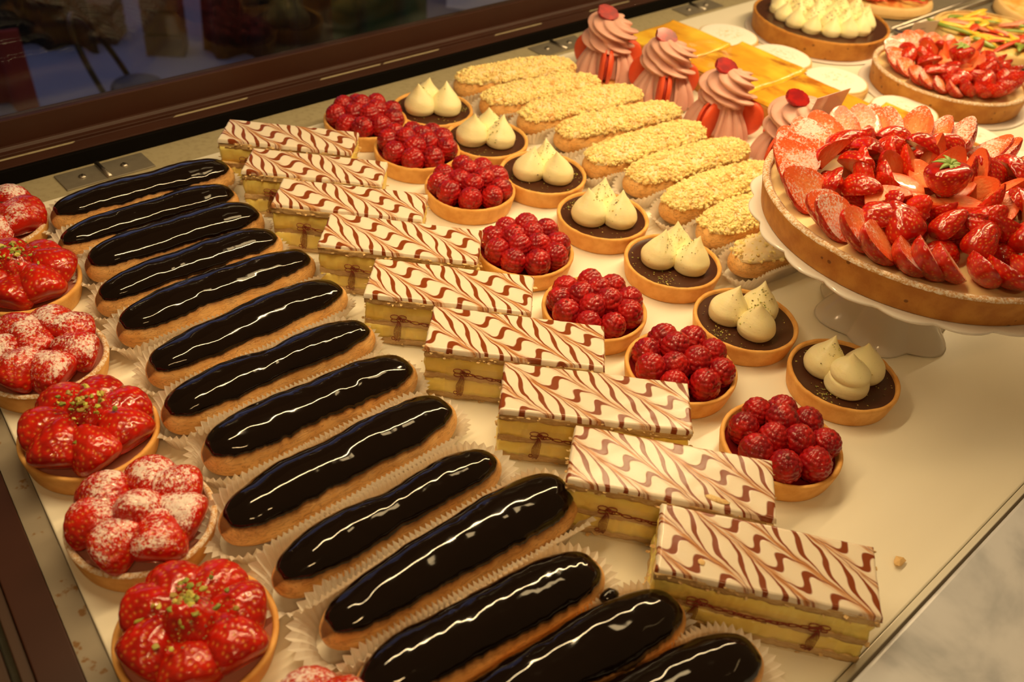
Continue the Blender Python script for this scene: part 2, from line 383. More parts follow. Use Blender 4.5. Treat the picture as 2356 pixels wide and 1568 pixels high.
tag(obj_prism('trim_2', [(LX(YF)-1.3, YF), (LX(YF)-.03, YF), (LX(YB)-.03, YB), (LX(YB)-1.3, YB)], -1.2, -.25, mm('ledge_stained')), kind='structure')
tag(obj_prism('trim_3', [(LX(YF)-2, 5.75), (XR, 5.75), (XR, 6.15), (LX(YF)-2, 6.15)], -1.2, .03, mm('tray_cream'), bevel=.06), kind='structure')
# front rail under the glass, profile in y,z swept along x
def sweep_x(name, prof, x0, x1, m_, kind='structure'):
    n = len(prof); V = [(x0, y, z) for y, z in prof]+[(x1, y, z) for y, z in prof]
    F = [[i, (i+1) % n, n+(i+1) % n, n+i] for i in range(n)]+[list(range(n))[::-1], list(range(n, 2*n))]
    o = put(name, make_mesh(name, V, F, m_, False)); b = o.modifiers.new('bevel', 'BEVEL'); b.width = .06*S; b.segments = 2; b.limit_method = 'ANGLE'
    return tag(o, kind=kind)
sweep_x('trim_4', [(77.3, -1.2), (77.3, 1.25), (77.7, 1.25), (77.7, -1.2)], -15, XR, mm('black_rubber'))
sweep_x('trim_5', [(77.7, -1.2), (77.7, 1.32), (78.9, 1.40), (78.95, 1.15), (79.5, 1.15), (79.55, 1.5), (80.1, 1.5), (80.25, 1.75), (80.4, 1.75), (80.45, 4.0), (81.4, 4.1), (81.4, -1.2)], -15, XR, mm('brown_lacquer'))
g = obj_box('window_1', (-15, XR, 80.75, 81.15, 3.6, 60), mm('pane')); tag(g, kind='structure')
# thin pale strips lying in the rail's channel
for i, x0 in enumerate((17, 34, 50, 58, 74, 90)):
    V, F = prism([(x0, 78.97), (x0+7.5, 78.97), (x0+8.3, 79.48), (x0+.8, 79.48)], 1.14, 1.22)
    tag(put('pale_strip', make_mesh('pale_strip', V, F, mm('ledge'), False)),
        'thin pale strip in the channel of the brown rail, %s from the left' % ('first', 'second', 'third', 'fourth', 'fifth', 'sixth')[i], 'strip', 'pale strips in the window rail')
# left side frame
def left_strip(name, a0, a1, z0, z1, m_, bev=.08):
    o = obj_prism(name, [(LX(-8)-a0, -8), (LX(-8)-a1, -8), (LX(77)-a1, 77), (LX(77)-a0, 77)], z0, z1, m_, bevel=bev); return tag(o, kind='structure')
left_strip('trim_6', 3.3, 1.35, -1.2, .35, mm('brown_lacquer'))
left_strip('trim_7', 3.9, 3.32, -1.2, .15, mm('dark_wood'))
left_strip('window_2', 4.25, 3.95, -1.2, .5, mm('pane'), .02)
left_strip('trim_8', 12, 4.3, -1.2, .2, mm('dark_wood'))
# hinge plates on the ledge
def hinge(xc, label):
    t = thing('hinge_plate', label, 'hinge', (xc, 75.3, -.12), 0, 'hinge plates on the window ledge')
    V, F = box(-3.9, 3.9, -1.35, 1.5, .005, .14); o = put('plate', make_mesh('plate', V, F, mm('worn_steel'), False), t)
    b = o.modifiers.new('bevel', 'BEVEL'); b.width = .0006; b.segments = 2
    P, F = tube([(-.15, -1.3, .22), (-.15, 1.45, .22)], .22, 12); put('knuckle', make_mesh('knuckle', P, F, mm('steel')), t)
    for sx in (-2, 1.7):
        V, F = lathe([(0, .32), (.18, .31), (.30, .24), (.33, .14), (.33, .1)], 20); o = put('screw', make_mesh('screw', V, F, mm('steel')), t, (sx, .1, 0))
        V, F = box(-.2, .2, -.03, .03, .29, .335); put('slot', make_mesh('slot', V, F, mm('black_rubber'), False), o, rot=(0, 0, sx))
hinge(26.0, 'grey steel hinge plate with two screws behind the farthest chocolate eclair')
hinge(81.5, 'steel hinge plate on the ledge behind the crumble eclairs')
hinge(108, 'steel hinge plate on the ledge, farthest to the right behind the round white cakes')
# marble counter nearer than the case
V, F = box(12, 120, -25, 5.35, .4, 2.0); o = put('marble_counter', make_mesh('marble_counter', V, F, mm('marble'), False))
b = o.modifiers.new('bevel', 'BEVEL'); b.width = .002; b.segments = 3
tag(o, 'grey veined marble counter slab in the bottom right corner', 'counter')
V, F = prism([(47.2, 1.9), (53, 4.0), (54, 1.2), (46.9, -.6)], 2.01, 2.06)
tag(put('paper_card', make_mesh('paper_card', V, F, mm('card_white'), False)), 'white card lying on the marble counter at the right edge', 'card')

# ------------------------------------------------------------------ the street side seen through the glass
o = put('floor_1', make_mesh('floor_1', *box(-200, 700, 81.5, 700, -92, -90), mm('pavement'), False)); tag(o, kind='structure')
o = put('wall_front', make_mesh('wall_front', *box(-15, XR, 77.8, 81.3, -90, -1.3), mm('dark_wood'), False)); tag(o, kind='structure')
# ------------------------------------------------------------------ pastry builders
def shell_me(name, D=8.0, H=1.68, th=.34, tap=.93, seed=0, m_='crust', n=96, floor_=.5, wobz=.05):
    R = D/2; r0 = R*tap
    prof = [(0, .0), (r0-.35, .0), (r0-.05, .05), (r0, .2), (r0+(R-r0)*.5, H*.5), (R-.03, H*.86), (R-.04, H-.05), (R-.14, H+.02), (R-th+.08, H), (R-th, H-.08), (R-th-.12, floor_+.2), (R-th-.4, floor_), (0, floor_)]
    V, F = lathe(prof, n, False, .006, wobz, seed, 1.3)
    r = np.random.RandomState(seed)
    V[:, 2] += .02*wob(V, 5, seed, 1)*(V[:, 2] > H*.8)
    return make_mesh(name, V, F, mm(m_))
def disc_me(name, R, z, m_, seed=0, amp=.03, lip=.06, nr=14, n=72):
    r = np.linspace(0, 1, nr)**.8*R; t = np.linspace(0, 2*PI, n, endpoint=False)
    V = np.stack([r[:, None]*np.cos(t), r[:, None]*np.sin(t), np.full((nr, n), float(z))], -1)
    V[..., 2] += amp*wob(V[..., :2], .9, seed); V[-1, :, 2] += lip; V[-2, :, 2] += lip*.3
    return make_mesh(name, V.reshape(-1, 3), grid_faces(nr, n, False, True), mm(m_))
# cream dollop
def dollop_me(seed, H=2.95, R=1.46, double=False):
    r = np.random.RandomState(seed)
    if double: pr = [(0, 0), (R*.86, .02), (R*1.0, .45), (R*.93, .95), (R*.86, 1.12), (R*.92, 1.3), (R*.90, 1.6), (R*.66, 2.05), (R*.32, 2.5), (.11, H-.12), (0, H)]
    else: pr = [(0, 0), (R*.80, .02), (R*.98, .38), (R*1.0, .8), (R*.90, 1.2), (R*.68, 1.65), (R*.42, 2.1), (R*.2, 2.5), (.07, H-.1), (0, H)]
    P = smooth_prof(pr, 44); V, F = lathe(P, 48)
    h = V[:, 2]/H; q = r.uniform(0, 6.28)
    V[:, 0] += .42*np.cos(q)*h**3; V[:, 1] += .42*np.sin(q)*h**3
    V[:, :2] *= (1+.035*wob(V*.9, 1.0, seed)[:, None]); an = np.arctan2(V[:, 1], V[:, 0])
    V[:, :2] *= (1+.012*np.sin(an*1+V[:, 2]*7))[:, None]
    return make_mesh('cream_dollop', V, F, mm('cream'))
DOL = [dollop_me(s) for s in range(5)]; DOL2 = dollop_me(9, 3.1, 1.5, True)
# pistachio crumbs
GREENS = [(.34, .36, .05), (.45, .42, .08), (.22, .26, .05), (.30, .20, .06), (.55, .45, .12), (.16, .11, .04)]
def crumbs_me(name, spots, smin, smax, seed, cols=GREENS, m_='crumbs_green', flat=.6):
    r = np.random.RandomState(seed); g = Geo()
    for p in spots:
        s = r.uniform(smin, smax); V = ICO0[0]*r.uniform(.5, 1.15, 3)*s*np.array([1, 1, flat]); V = V*(1+.25*r.normal(size=V.shape))
        a = r.uniform(0, 6.28); c, s_ = math.cos(a), math.sin(a); V = V@np.array([[c, -s_, 0], [s_, c, 0], [0, 0, 1]])
        cc = np.array(cols[r.randint(len(cols))])*r.uniform(.75, 1.2); g.add(V+np.array(p), ICO0[1], cc)
    return g.mesh(name, mm(m_), False)
# raspberry
def raspberry_me(seed):
    r = np.random.RandomState(seed); nu, nv = 54, 72
    el = lambda th, ph, k=1: np.stack([np.sin(th)*np.cos(ph)*.88*k, np.sin(th)*np.sin(ph)*.88*k, (np.cos(th)*1.02)*k-np.sin(th)**4*.0], -1)
    cs = []
    for i, (th, n) in enumerate(zip(np.linspace(.0, 2.55, 9), (1, 6, 10, 14, 16, 17, 16, 14, 11))):
        for j in range(n): cs.append(el(th+r.normal()*.03, 2*PI*(j+.5*(i % 2))/n+r.normal()*.05))
    cs = np.array(cs)
    th, ph = np.meshgrid(np.linspace(0.001, PI-.001, nu), np.linspace(0, 2*PI, nv, endpoint=False), indexing='ij'); P = el(th, ph).reshape(-1, 3)
    d = np.sqrt(((P[:, None]-cs[None])**2).sum(-1)).min(1); rc = .215
    N = P/np.linalg.norm(P, axis=1)[:, None]; h = np.sqrt(np.clip(rc**2-d**2, 0, None))
    V = P*.93+N*(h*.70)[:, None]; V[:, :2] *= (1+.03*wob(V, 1.2, seed))[:, None]
    V[:, 2] += .06*wob(V[:, :2], 1.0, seed+5)
    return make_mesh('raspberry', V, grid_faces(nu, nv, False, True)[:, ::-1], mm('raspberry'))
RASP = [raspberry_me(s) for s in range(4)]
DROP = make_mesh('juice_drop', ICO1[0]*.12, ICO1[1], mm('glaze_drop'))
# strawberries: long axis z, tip up (+z), length ~3; cut=1 halves it with the flat face at -y, cut=2 quarters it
def strawberry_me(seed, cut=0, m_='strawberry_skin', L=3.5, R=1.55, nu=80, nv=96, seeds=True):
    r = np.random.RandomState(seed); t = np.linspace(0, 1, nu)          # 0 = tip
    pr = smooth_prof([(0, 1), (.30*R, .95), (.62*R, .76), (.88*R, .52), (1.0*R, .26), (.93*R, .07), (.62*R, -.03), (.25*R, -.035), (0, -.02)], nu)
    nu = len(pr); an = np.linspace(0, 2*PI, nv, endpoint=False)
    V = np.stack([pr[:, None, 0]*np.cos(an), pr[:, None, 0]*np.sin(an)*.93, np.repeat(pr[:, None, 1]*L, nv, 1)], -1).reshape(-1, 3)
    V[:, 0] += .18*R*np.sin(r.uniform(0, 6))*np.clip(V[:, 2]/L, 0, 1)**2
    V[:, :2] *= (1+.06*wob(V*.5, 1.0, seed))[:, None]
    sd = np.zeros(len(V))
    if seeds:
        cs = []
        for i, f in enumerate(np.linspace(.08, .95, 11)):
            rr = np.interp(f, pr[::-1, 1], pr[::-1, 0]); n = max(4, int(2*PI*rr/.62))
            for j in range(n):
                q = 2*PI*(j+.5*(i % 2))/n+r.normal()*.06; k = np.argmin((V[:, 0]-rr*np.cos(q))**2+(V[:, 1]-rr*np.sin(q)*.93)**2+(V[:, 2]-f*L)**2); cs.append(V[k])
        cs = np.array(cs); d = np.sqrt(((V[:, None]-cs[None])**2*np.array([1, 1, .55])).sum(-1)).min(1)
        N = V-np.array([0, 0, L*.4]); N /= np.linalg.norm(N, axis=1)[:, None]
        V += N*(-.075*np.exp(-(d/.13)**2)+.045*np.exp(-(d/.055)**2))[:, None]; sd = np.exp(-(d/.055)**2)
    c = np.zeros(len(V)); rad = np.zeros(len(V))
    if cut >= 1:
        k = V[:, 1] < 0; rad[k] = -V[k, 1]/R; V[k, 1] = -.02-.03*rad[k]; c[k] = 1; sd[k] = 0
    if cut >= 2:
        k = V[:, 0] < 0; rad[k] = np.minimum(1, np.maximum(-V[k, 0]/R, rad[k])); V[k, 0] = -.02; c[k] = 1; sd[k] = 0
    return make_mesh('strawberry', V, grid_faces(nu, nv, False, True)[:, ::-1], mm(m_), True, {'berry': np.column_stack([sd, c, rad])})
def remat(me, m_):
    c = me.copy(); c.materials.clear(); c.materials.append(mm(m_)); return c
BW = [strawberry_me(s) for s in (1, 2)]; BH = [strawberry_me(s, 1) for s in (3, 4, 5)]; BQ = [strawberry_me(s, 2) for s in (6, 7)]
SD = {'whole': [remat(x, 'strawberry_dusted') for x in BW], 'half': [remat(x, 'strawberry_dusted') for x in BH]}
LD = [remat(x, 'strawberry_lightly_dusted') for x in BH]; LQ = [remat(x, 'strawberry_light') for x in BQ+BH]

def axes(zdir, ydir):
    """rotation whose local z is zdir and local y is close to ydir"""
    z = Vector(zdir).normalized(); y = Vector(ydir); y = (y-z*y.dot(z)).normalized(); x = y.cross(z)
    return Matrix(((x.x, y.x, z.x), (x.y, y.y, z.y), (x.z, y.z, z.z)))

ORD = ['farthest', 'second', 'third', 'fourth', 'fifth', 'sixth', 'seventh', 'eighth', 'ninth', 'tenth', 'eleventh', 'twelfth', 'thirteenth', 'fourteenth']
def nth(i, n):
    return 'farthest' if i == 0 else ('nearest' if i == n-1 else ORD[i]+' from the back')

# ------------------------------------------------------------------ eclairs
def eclair_surf(L, W, H, seed, bend=0, pear=0, neck=0):
    def f(s, ph, off=0):
        """s in [-1,1] along, ph angle from the top; off = offset outwards"""
        s = np.asarray(s, float); e = np.clip(1-np.abs(s)**4.2, 0, 1)**(1/2.3)
        P3 = np.stack([s*L*.30, np.sin(ph)*1.2+0*s, np.cos(ph)*1.2+0*s], -1)
        wv = 1+.085*wob(P3[..., :1], .6, seed)+pear*s-neck*np.exp(-((s-.05)/.22)**2)
        hw = W/2*e*wv; hh = H/2*np.clip(e, 0, 1)*(1+.6*(wv-1)); n = .10*wob(P3, .9, seed+3)
        y = (hw+off+n*e)*np.sign(np.sin(ph))*np.abs(np.sin(ph))**.92; cz = np.cos(ph)
        z = H*.47+np.where(cz > 0, (hh*1.06+off+n*e)*cz, np.maximum((hh+off)*cz*.95, -H*.47+.03+.06*np.abs(cz+1)))
        return np.stack([s*L/2*(1+0*ph)+off*s*np.abs(s)**6, y+bend*(1-s*s), z], -1)
    return f
def sgrid(n, s0=1.0):
    q = np.linspace(-1, 1, n); return np.sin(q*PI/2)*.55*s0+q*.45*s0
def eclair_meshes(L, W, H, seed, bend, pear, neck, topping='choc', amax=1.03, bare=None):
    f = eclair_surf(L, W, H, seed, bend, pear, neck); nu, nv = 90, 64
    s = np.sin(np.linspace(-PI/2, PI/2, nu)); s = s*.6+np.linspace(-1, 1, nu)*.4
    ph = np.linspace(0, 2*PI, nv, endpoint=False); Sg, Pg = np.meshgrid(s, ph, indexing='ij')
    V = f(Sg, Pg); rs = np.random.RandomState(seed)
    def edge(sv, side):
        e = amax*(1+.09*wob(np.stack([sv*L*.5, side*3+0*sv], -1), .8, seed+7)+.07*wob(np.stack([sv*L*2.0, side*3+0*sv], -1), 1.3, seed+8))
        if bare is not None: e = e-bare[2]*(side < 0)*np.exp(-((sv-bare[0])/bare[1])**2)
        q = np.clip(1-np.abs((sv+.01)/.955)**9, 0, 1)**(1/3.); return e*q
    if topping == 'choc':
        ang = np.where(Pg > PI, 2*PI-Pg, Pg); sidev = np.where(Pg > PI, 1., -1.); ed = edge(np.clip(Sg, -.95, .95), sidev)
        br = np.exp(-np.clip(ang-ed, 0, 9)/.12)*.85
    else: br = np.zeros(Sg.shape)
    V = V.reshape(-1, 3); V += .02*wob(V, 4, seed+2, 2)[:, None]*np.array([0, 1, .3])
    V[:, 2] = np.maximum(V[:, 2], .02)
    body = make_mesh('choux_body', V, grid_faces(nu, nv, False, True), mm('choux'), True, {'brown': br.ravel()})
    nu, nv = 120, 44; q = np.linspace(-1, 1, nu); sg = (np.sin(q*PI/2)*.6+q*.4)*.945-.01; a = np.linspace(-1, 1, nv)
    Sg, A = np.meshgrid(sg, a, indexing='ij'); E = np.where(A < 0, edge(Sg, 1.+0*Sg), edge(Sg, -1.+0*Sg)); Pg = A*E
    q9 = np.clip(1-np.abs(A)**7, 0, 1); endf = np.clip(1-np.abs((Sg+.01)/.945)**16, 0, 1)
    th = (.17+.05*wob(np.stack([Sg*L*.5, A*2], -1), .9, seed+11)+.018*wob(np.stack([Sg*L*.5, A*3], -1), 2.2, seed+12, 2))
    off = -.05+(th+.05)*np.sqrt(q9*endf)
    if topping != 'choc': off += .03*wob(np.stack([Sg*L*.5, A*2], -1), 5, seed+13)
    V = f(Sg, Pg, off).reshape(-1, 3)
    top = make_mesh('chocolate_glaze' if topping == 'choc' else 'fondant_glaze', V, grid_faces(nu, nv), mm('choc_glaze' if topping == 'choc' else 'fondant_coffee'))
    return body, top, f, edge
def paper_me(Lh, Wh, seed, h=1.7, fl_end=1.1, fl_side=.35, M_=104):
    """pleated oval baking case: stadium outline"""
    r = np.random.RandomState(seed); n = M_*4; q = np.arange(n)/n
    st = Lh-Wh; per = 4*st+2*PI*Wh; d = q*per; P = np.zeros((n, 2)); N = np.zeros((n, 2))
    for i, a_ in enumerate(d):
        if a_ < 2*st: P[i] = (-st+a_, -Wh); N[i] = (0, -1)
        elif a_ < 2*st+PI*Wh: g_ = (a_-2*st)/Wh-PI/2; P[i] = (st+Wh*math.cos(g_), Wh*math.sin(g_)); N[i] = (math.cos(g_), math.sin(g_))
        elif a_ < 4*st+PI*Wh: P[i] = (st-(a_-2*st-PI*Wh), Wh); N[i] = (0, 1)
        else: g_ = (a_-4*st-PI*Wh)/Wh+PI/2; P[i] = (-st+Wh*math.cos(g_), Wh*math.sin(g_)); N[i] = (math.cos(g_), math.sin(g_))
    zig = np.abs(((np.arange(n) % 4)/4.)*2-1)*2-1; zig = np.array([-1, 0, 1, 0])[np.arange(n) % 4]*1.0
    endk = np.abs(N[:, 0])**1.5; wv = wob(np.column_stack([P, P[:, :1]*0]), .35, seed)
    rows = []
    for k, fz in enumerate((0, .12, .4, .7, 1.0)):
        fl = (fl_side*(1-endk)+fl_end*endk*(1+.25*wv))*fz**1.3; amp = .015+.17*fz**(1+2.5*(1-endk))
        hh = h*(1-.45*endk*fz*.8)*(1+.10*wv*fz)
        rows.append(np.column_stack([P+N*(fl+zig*amp)[:, None], np.full(n, .015)+hh*fz]))
    bot = np.column_stack([P*np.array([.55, .35]), np.full(n, .012)]); 
    V = np.concatenate([bot[None], np.array(rows)]).reshape(-1, 3); F = grid_faces(6, n, False, True).tolist(); F.append(list(range(n))[::-1])
    return make_mesh('paper_case', V, F, mm('paper'), False)

# centre x, y, angle(deg), body length, width, height, bend, pear, neck
EC = [(26.0, 67.1, -3, 15.0, 4.1, 3.3, .0, .05, .10), (24.6, 63.2, -2, 14.4, 3.5, 3.2, .1, .06, .05), (24.8, 59.4, -3, 13.9, 4.0, 3.4, .0, .02, .0),
      (24.0, 55.5, 0, 14.5, 3.7, 3.3, .0, -.02, .05), (24.1, 51.6, 0, 15.2, 3.8, 3.4, .1, -.05, .0), (23.8, 46.9, 1.5, 15.2, 4.0, 3.4, .0, .0, .0),
      (22.7, 42.3, -1.5, 15.2, 3.9, 3.4, .0, -.03, .17), (22.8, 37.7, -3, 14.8, 4.3, 3.5, .0, .0, .03), (21.7, 32.8, 0, 16.2, 4.2, 3.5, .0, .02, .04),
      (21.6, 27.9, -1.5, 15.2, 3.6, 3.4, .0, -.03, .08), (22.6, 23.6, -2.5, 16.8, 4.2, 3.6, .0, .15, .02), (20.9, 19.2, -7.5, 14.8, 4.0, 3.6, .0, .06, .03),
      (22.5, 15.0, -9.5, 14.8, 4.0, 3.6, .0, .03, .0), (23.9, 11.0, -12, 14.2, 4.1, 3.6, .0, .03, .0)]
BARE = {1: (-.35, .3, .45), 6: (-.1, .35, .35), 8: (.45, .3, .4), 4: (.1, .6, .22), 10: None}
ENOTE = ['', ' with a bare patch', ' with a blunt left end', ', slim', ' showing its cracked side', ', smooth and straight', ', dimpled', ', broad', ' with a rough side', ', narrow', ', swelling to the right', '', ', its left end cut off', ', only its right end showing']
for i, (x, y, an, L, W, H, bd, pe, ne) in enumerate(EC):
    t = thing('chocolate_eclair', 'glossy chocolate eclair, %s of its row%s' % (nth(i, 14), ENOTE[i]), 'eclair', (x, y, .04), math.radians(an), 'chocolate eclairs')
    W *= .94; body, top, f, ed = eclair_meshes(L, W, H, 20+i, bd, pe, ne, bare=BARE.get(i))
    put('choux_body', body, t); put('chocolate_glaze', top, t)
    if i == 12:   # blob of glaze hanging off the far side
        V = ICO1[0]*np.array([.62, .4, .34]); V = V+.05*wob(V, 3, 3)[:, None]; put('glaze_blob', make_mesh('glaze_blob', V, ICO1[1], mm('choc_glaze')), t, (4.2, 2.15, 2.35))
    fe = [1.0, .8, .9, .6, .8, .7, .7, .8, 1.1, 1.4, 1.5, 1.2, 1.1, 1.1][i]
    p = put('paper_case', paper_me(L/2-.15, W/2*(.80 if i < 6 else .90), 50+i, 2.1 if i < 6 else 2.3, fe, .70), None, (x-.2, y, .0), (0, 0, math.radians(an+[1, -1, .5][i % 3])))
    tag(p, 'pleated white paper case under the chocolate eclair %s of its row' % nth(i, 14), 'paper case', 'paper cases under the chocolate eclairs')
# crumble eclairs
YC = [(67.8, 68.3, -15, 14.4), (67.2, 63.6, -11, 14.6), (68.5, 59.1, -9, 15.4), (69.1, 54.4, -10, 15.4), (67.7, 49.6, -6, 15.2), (68.6, 45.1, -7, 15.4), (67.6, 40.5, -4, 14.6), (67.3, 36.0, -5, 14.4), (66.0, 31.4, -8, 14.4)]
YNOTE = ['', '', '', ', chipped', ', topped almost flat', '', '', ', half hidden', ', mostly bare, under the big tart']
ycrumb = {}
for i, (x, y, an, L) in enumerate(YC):
    t = thing('crumble_eclair', 'pale eclair topped with yellow crumble, %s of its row%s' % (nth(i, 9), YNOTE[i]), 'eclair', (x, y, .04), math.radians(an), 'crumble eclairs')
    body, top, f, ed = eclair_meshes(L, 4.0, 3.2, 60+i, 0, 0, 0, 'coffee', 1.10)
    put('choux_body', body, t); put('fondant_glaze', top, t)
    r = np.random.RandomState(80+i); N = 2600 if i < 8 else 420; sv = r.uniform(-.95, .92, N); av = r.uniform(-1, 1, N)
    if i == 3: k = ~((np.abs(sv+.25) < .10) & (av > .4)); sv, av = sv[k], av[k]
    if i == 8: k = sv < -.2; sv, av = sv[k], av[k]
    e = np.array([ed(np.array([a_]), 1. if b_ < 0 else -1.)[0] for a_, b_ in zip(sv, av)]); P = f(sv, av*e*.97, .17)
    g = Geo()
    for p_ in P:
        s_ = .055+.17*r.rand()**2.6; V = ICO0[0]*(s_*r.uniform(.7, 1.3, 3)); V = V*(1+.16*r.normal(size=(len(V), 1)))
        g.add(V+p_+r.normal(size=3)*.05, ICO0[1], np.array((.94, .78, .34))*r.uniform(.88, 1.08))
    tag(put('crumble_topping', g.mesh('crumble_topping', mm('pastel_crumb'), False), t), kind='stuff')
    p = put('paper_case', paper_me(L/2-.2, 1.6, 90+i, 1.7, .9, .55), None, (x-.15, y, 0), (0, 0, math.radians(an+[1, -2, 1][i % 3])))
    tag(p, 'pleated white paper case under the crumble eclair %s of its row' % nth(i, 9), 'paper case', 'paper cases under the crumble eclairs')

# ------------------------------------------------------------------ chocolate cream tartlets
CT = [(55.89, 67.54, [(-.75, -.35), (-.55, .75), (.8, .05)]), (56.32, 59.89, [(-.85, -.35), (.8, -.25), (.05, .85)]), (56.35, 52.12, [(-.8, -.3), (.8, -.35), (.1, .85)]),
      (55.62, 43.89, [(-.75, -.4), (.85, -.3), (-.15, .85)]), (55.34, 35.78, [(-.75, -.05), (.85, -.25), (.15, .9)]), (53.95, 27.39, [(-.85, .2), (.65, .7), (.35, -.75)]), (54.63, 19.18, [(-.85, .35), (.85, .3), (-.05, -.75)])]
CNOTE = ['with three cream dollops beside the ledge', 'with three pointed cream dollops', 'with green-dusted cream dollops', 'with green crumbs round the rim', 'with two plump dollops', 'with a dollop at its right front', 'with one double-piped dollop']
CSH = [shell_me('crust', seed=s) for s in range(3)]; CD = disc_me('chocolate_filling', 3.69, 1.38, 'filling_choc', 4, .015, .10)
for i, (x, y, ds) in enumerate(CT):
    t = thing('chocolate_tartlet', 'chocolate tartlet %s, %s of its row' % (CNOTE[i], nth(i, 7)), 'tartlet', (x, y, 0), rnd.random()*.3, 'chocolate cream tartlets')
    t.rotation_euler = (0, 0, 0)
    put('crust', CSH[i % 3], t, rot=(0, 0, i*1.3)); put('chocolate_filling', CD, t, rot=(0, 0, i*2.1))
    r = np.random.RandomState(i); spots = []
    for j, d in enumerate(ds):
        v = img(*d)*1.62; dm = DOL2 if (i == 6 and j == 2) else DOL[(i+j) % 5]
        put('cream_dollop', dm, t, (v[0], v[1], 1.36), (0, 0, i*1.7+j*2.3), 1.0+.05*r.normal()*.5)
        for _ in range(26): 
            q = r.uniform(0, 6.28); rr = r.uniform(.2, 1.2); spots.append((v[0]*.55+rr*math.cos(q)*.9, v[1]*.55+rr*math.sin(q)*.9, 1.4+2.0*max(0, 1-abs(rr-.8))))
    spots = []
    for _ in range(60):
        q = r.uniform(0, 6.28); rr = 3.5*math.sqrt(r.uniform(.15, 1)); spots.append((rr*math.cos(q), rr*math.sin(q), 1.42))
    cl = img(*r.normal(size=2)); 
    for _ in range(50):
        p_ = np.array([cl[0], cl[1]])/np.linalg.norm(cl)*2.8+r.normal(size=2)*.45
        if np.hypot(*p_) < 3.5: spots.append((p_[0], p_[1], 1.43))
    for j, d in enumerate(ds):                                    # crumbs on the dollops' inner flanks
        v = img(*d)*1.62; to = -v/np.linalg.norm(v)
        for _ in range(60):
            h = r.uniform(.4, 2.6); R_ = np.interp(h, (0, .8, 1.2, 1.65, 2.1, 2.5, 2.95), (1.3, 1.46, 1.32, 1.0, .62, .3, .03)); q = math.atan2(to[1], to[0])+r.normal()*.95
            spots.append((v[0]+R_*math.cos(q), v[1]+R_*math.sin(q), 1.36+h))
    tag(put('pistachio_crumbs', crumbs_me('pistachio_crumbs', spots, .025, .085, i), t), kind='stuff')

# ------------------------------------------------------------------ raspberry tartlets
RT = [(48.87, 69.03), (49.42, 61.72), (49.05, 53.73), (46.47, 43.9), (45.45, 35.12), (45.6, 26.79), (45.1, 17.89)]
RNOTE = ['by the ledge', 'beside the second chocolate tartlet', 'beside the third slice', 'at the middle of the tray', 'partly behind an iced slice', 'half hidden by a slice', 'standing free at the front']
RB = disc_me('raspberry_cream', 3.6, 1.0, 'jam', 6, .05, .15)
for i, (x, y) in enumerate(RT):
    t = thing('raspberry_tartlet', 'raspberry tartlet %s, %s of its row' % (RNOTE[i], nth(i, 7)), 'tartlet', (x, y, 0), 0, 'raspberry tartlets')
    put('crust', CSH[(i+1) % 3], t, rot=(0, 0, i*1.1)); put('raspberry_cream', RB, t)
    r = np.random.RandomState(30+i); off = r.uniform(0, 6.28)
    sp = [(2.62, off+2*PI*j/8) for j in range(8)]+[(1.02, off+.4+2*PI*j/3) for j in range(3)]
    if i < 5: sp = [(2.68, off+2*PI*j/9) for j in range(9)]+[(1.12, off+.4+2*PI*j/4) for j in range(4)]
    for j, (rr, q) in enumerate(sp):
        rr += r.normal()*.06; q += r.normal()*.05; zz = 1.95+(.35 if rr < 1.5 else 0)+r.normal()*.08
        o = put('raspberry', RASP[r.randint(4)], t, (rr*math.cos(q), rr*math.sin(q), zz), (r.normal()*.12-.10*math.sin(q), r.normal()*.12+.10*math.cos(q), r.uniform(0, 6.28)), r.uniform(1.04, 1.18)*(1.0 if i >= 5 else .97))
        if r.rand() < .6: put('juice_drop', DROP, o, (0, .0, 1.03))

